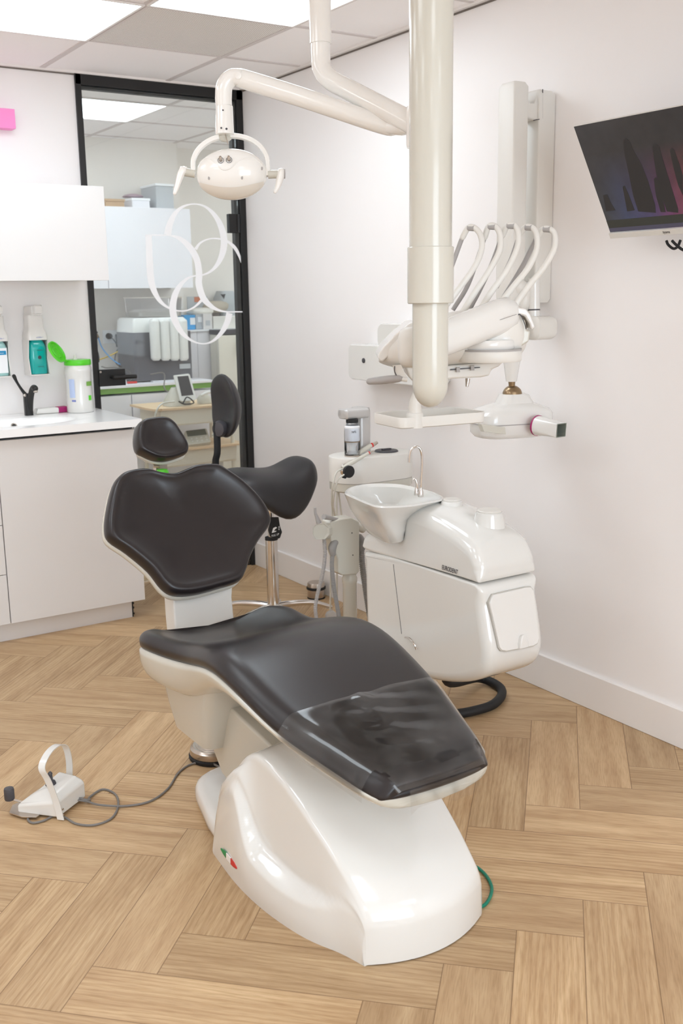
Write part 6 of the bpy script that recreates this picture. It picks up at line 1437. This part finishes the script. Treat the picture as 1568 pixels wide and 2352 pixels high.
add('body', loft([rrect(Vector((RV(535, 700, 6.65).x, 6.77, z)), X_, Y_, 0.14*s, 0.14*s, 0.03) for z, s in ((ztr+0.002, 0.96), (ztr+0.01, 1.0), (RV(530, 685, 6.65).z, 1.0), (RV(530, 668, 6.65).z, 0.75))]), M_greybox, wj)
add('cap', tube([RV(544, 680, 6.60), RV(549, 694, 6.60)], [0.022, 0.012], 14, 0), mat('cap_green', S(40, 190, 90), 0.5), wj)
# back wall items: dark small sign under wall cabinet
# far trolley
ct = thing('far_trolley', 'cream two-tier trolley with wooden tops in the far room behind the stool', 'trolley', (2.75, 5.9, 0))
YC = 5.60
def CV(px, py, y=YC): return VY(px, py, y)
zc1 = CV(430, 935).z; zc2 = CV(430, 1030).z
xa_, xb_ = CV(355, 930).x, CV(560, 930).x
def tier(z, ym, nm):
    P = smooth_poly([Vector((xa_, YC+0.03, z)), Vector((xa_+0.05, YC+0.02, z)), Vector((xa_+0.09, YC, z)), Vector((xb_-0.06, YC, z)), Vector((xb_, YC+0.04, z)), Vector((xb_, YC+0.34, z)), Vector((xb_-0.05, YC+0.38, z)), Vector((xa_+0.05, YC+0.38, z)), Vector((xa_, YC+0.34, z))], 3)
    add(nm, prism([p-Z_*0.012 for p in P], Z_*0.012), M_ply, ct, smooth=False)
    add('drawer_case', box(xa_+0.05, xb_-0.04, YC+0.03, YC+0.36, z-0.110, z-0.0121), M_cart, ct, smooth=False, bevel=0.012)
tier(zc1, YC, 'wooden_top'); tier(zc2, YC, 'wooden_top')
for x in (xa_+0.07, xb_-0.06):
    for y in (YC+0.05, YC+0.34): add('post', tube([Vector((x, y, 0.05)), Vector((x, y, zc1-0.10))], 0.012, 10, 0), M_cart, ct)
for x in (xa_+0.07, xb_-0.06):
    for y in (YC+0.05, YC+0.34): add('caster', lathe([(0, -0.01), (0.025, -0.01), (0.025, 0.01), (0, 0.01)], Vector((x, y, 0.025)), X_, 16), M_silver, ct)
add('lower_shelf', box(xa_+0.05, xb_-0.04, YC+0.03, YC+0.36, 0.16, 0.175), M_cart, ct, smooth=False)
# tablet device on the trolley
td = thing('tablet_device', 'white device with tilted dark screen on the upper trolley top', 'dental device', (CV(425, 920).x, YC+0.12, zc1))
dvn = Vector((0, -0.95, 0.31)).normalized(); dP = Vector((CV(425, 890).x, YC+0.06, zc1+0.06))
scr = [(399, 862), (432, 858), (436, 860), (451, 915), (449, 919), (418, 922), (414, 919)]
Q = [VP(a, b, dP, dvn) for a, b in scr]
add('face_frame', prism([q-dvn*0.012 for q in Q], dvn*0.012), M_cool, td, bevel=0.002)
add('display', prism([VP(a, b, dP, dvn)+dvn*0.0005 for a, b in ((407, 865), (432, 863), (444, 907), (417, 910))], dvn*0.0008), M_screen, td, smooth=False)
add('stand_body', loft([rrect(Vector((CV(425, 920).x, YC+0.12, z)), X_, Y_, 0.15*s, 0.12*s, 0.03) for z, s in ((zc1+0.001, 1.0), (zc1+0.03, 0.95), (zc1+0.11, 0.4))]), M_ivory, td)
tag(add('device_cable', tube([CV(410, 922, YC+0.03), CV(425, 930, YC+0.02)+Z_*0.004, CV(445, 925, YC+0.03), CV(430, 912, YC+0.03), CV(420, 926, YC+0.03)], 0.004, 8, 5), M_rubber), 'black cable bunched in front of the tablet device on the trolley', 'cable')
tag(add('wall_lead', tube([VY(345, 860, 6.02), VY(376, 858, 6.0), VY(377, 890, 5.95), VY(388, 900, 5.92), VY(402, 903, 5.9)], 0.004, 8, 6), M_cable), 'dark lead running from the far worktop down to the tablet device', 'cable')
hs_ = thing('handpiece_dock', 'white dock with a coiled handpiece on the right of the upper trolley top', 'dental device', (CV(475, 918).x, YC+0.14, zc1))
add('dock_body', loft([rrect(Vector((CV(475, 910, YC+0.08).x, YC+0.12, z)), X_, Y_, 0.085*s, 0.07*s, 0.03) for z, s in ((zc1+0.001, 1.0), (zc1+0.03, 1.0), (zc1+0.055, 0.6))]), M_ivory, hs_)
add('handpiece', tube([CV(463, 908, YC+0.06), CV(478, 901, YC+0.06), CV(492, 902, YC+0.06)], [0.008, 0.009, 0.007], 12, 5, rounded=True), M_cool, hs_)
add('hose', tube([CV(492, 902, YC+0.0), CV(495, 915, YC-0.03), CV(496, 945, YC-0.04), CV(497, 985, YC-0.04), CV(488, 1000, YC-0.04)], 0.0058, 10, 6), M_ivory, hs_)
add('hose', tube([CV(400, 922, YC+0.0), CV(375, 926, YC-0.01), CV(362, 938, YC-0.03), CV(356, 960, YC-0.03), CV(358, 1000, YC-0.03)], 0.0055, 10, 6), M_ivory, hs_)
ld = thing('scaler_console', 'white console with grey display on the lower trolley shelf above the headrest', 'dental device', (CV(455, 1010).x, YC+0.15, zc2))
n3 = Vector((0, -0.6, 0.8)).normalized(); p3 = Vector((CV(455, 1000).x, YC+0.12, zc2+0.075))
Q = [VP(a, b, p3, n3) for a, b in ((424, 990), (474, 983), (485, 1014), (430, 1022))]
add('body', prism([q-n3*0.045 for q in Q], n3*0.045), M_ivory, ld, bevel=0.006)
add('display', prism([VP(a, b, p3, n3)+n3*0.0005 for a, b in ((427, 990), (470, 985), (475, 998), (431, 1003))], n3*0.001), M_lcd, ld, smooth=False)
for i in range(4):
    for j in range(2):
        c = VP(440+i*11+j*2, 1008-i*1.3+j*6, p3, n3); add('button', lathe([(0, 0), (0.006, 0), (0.006, 0.002), (0, 0.002)], c, n3, 12), M_cool, ld)
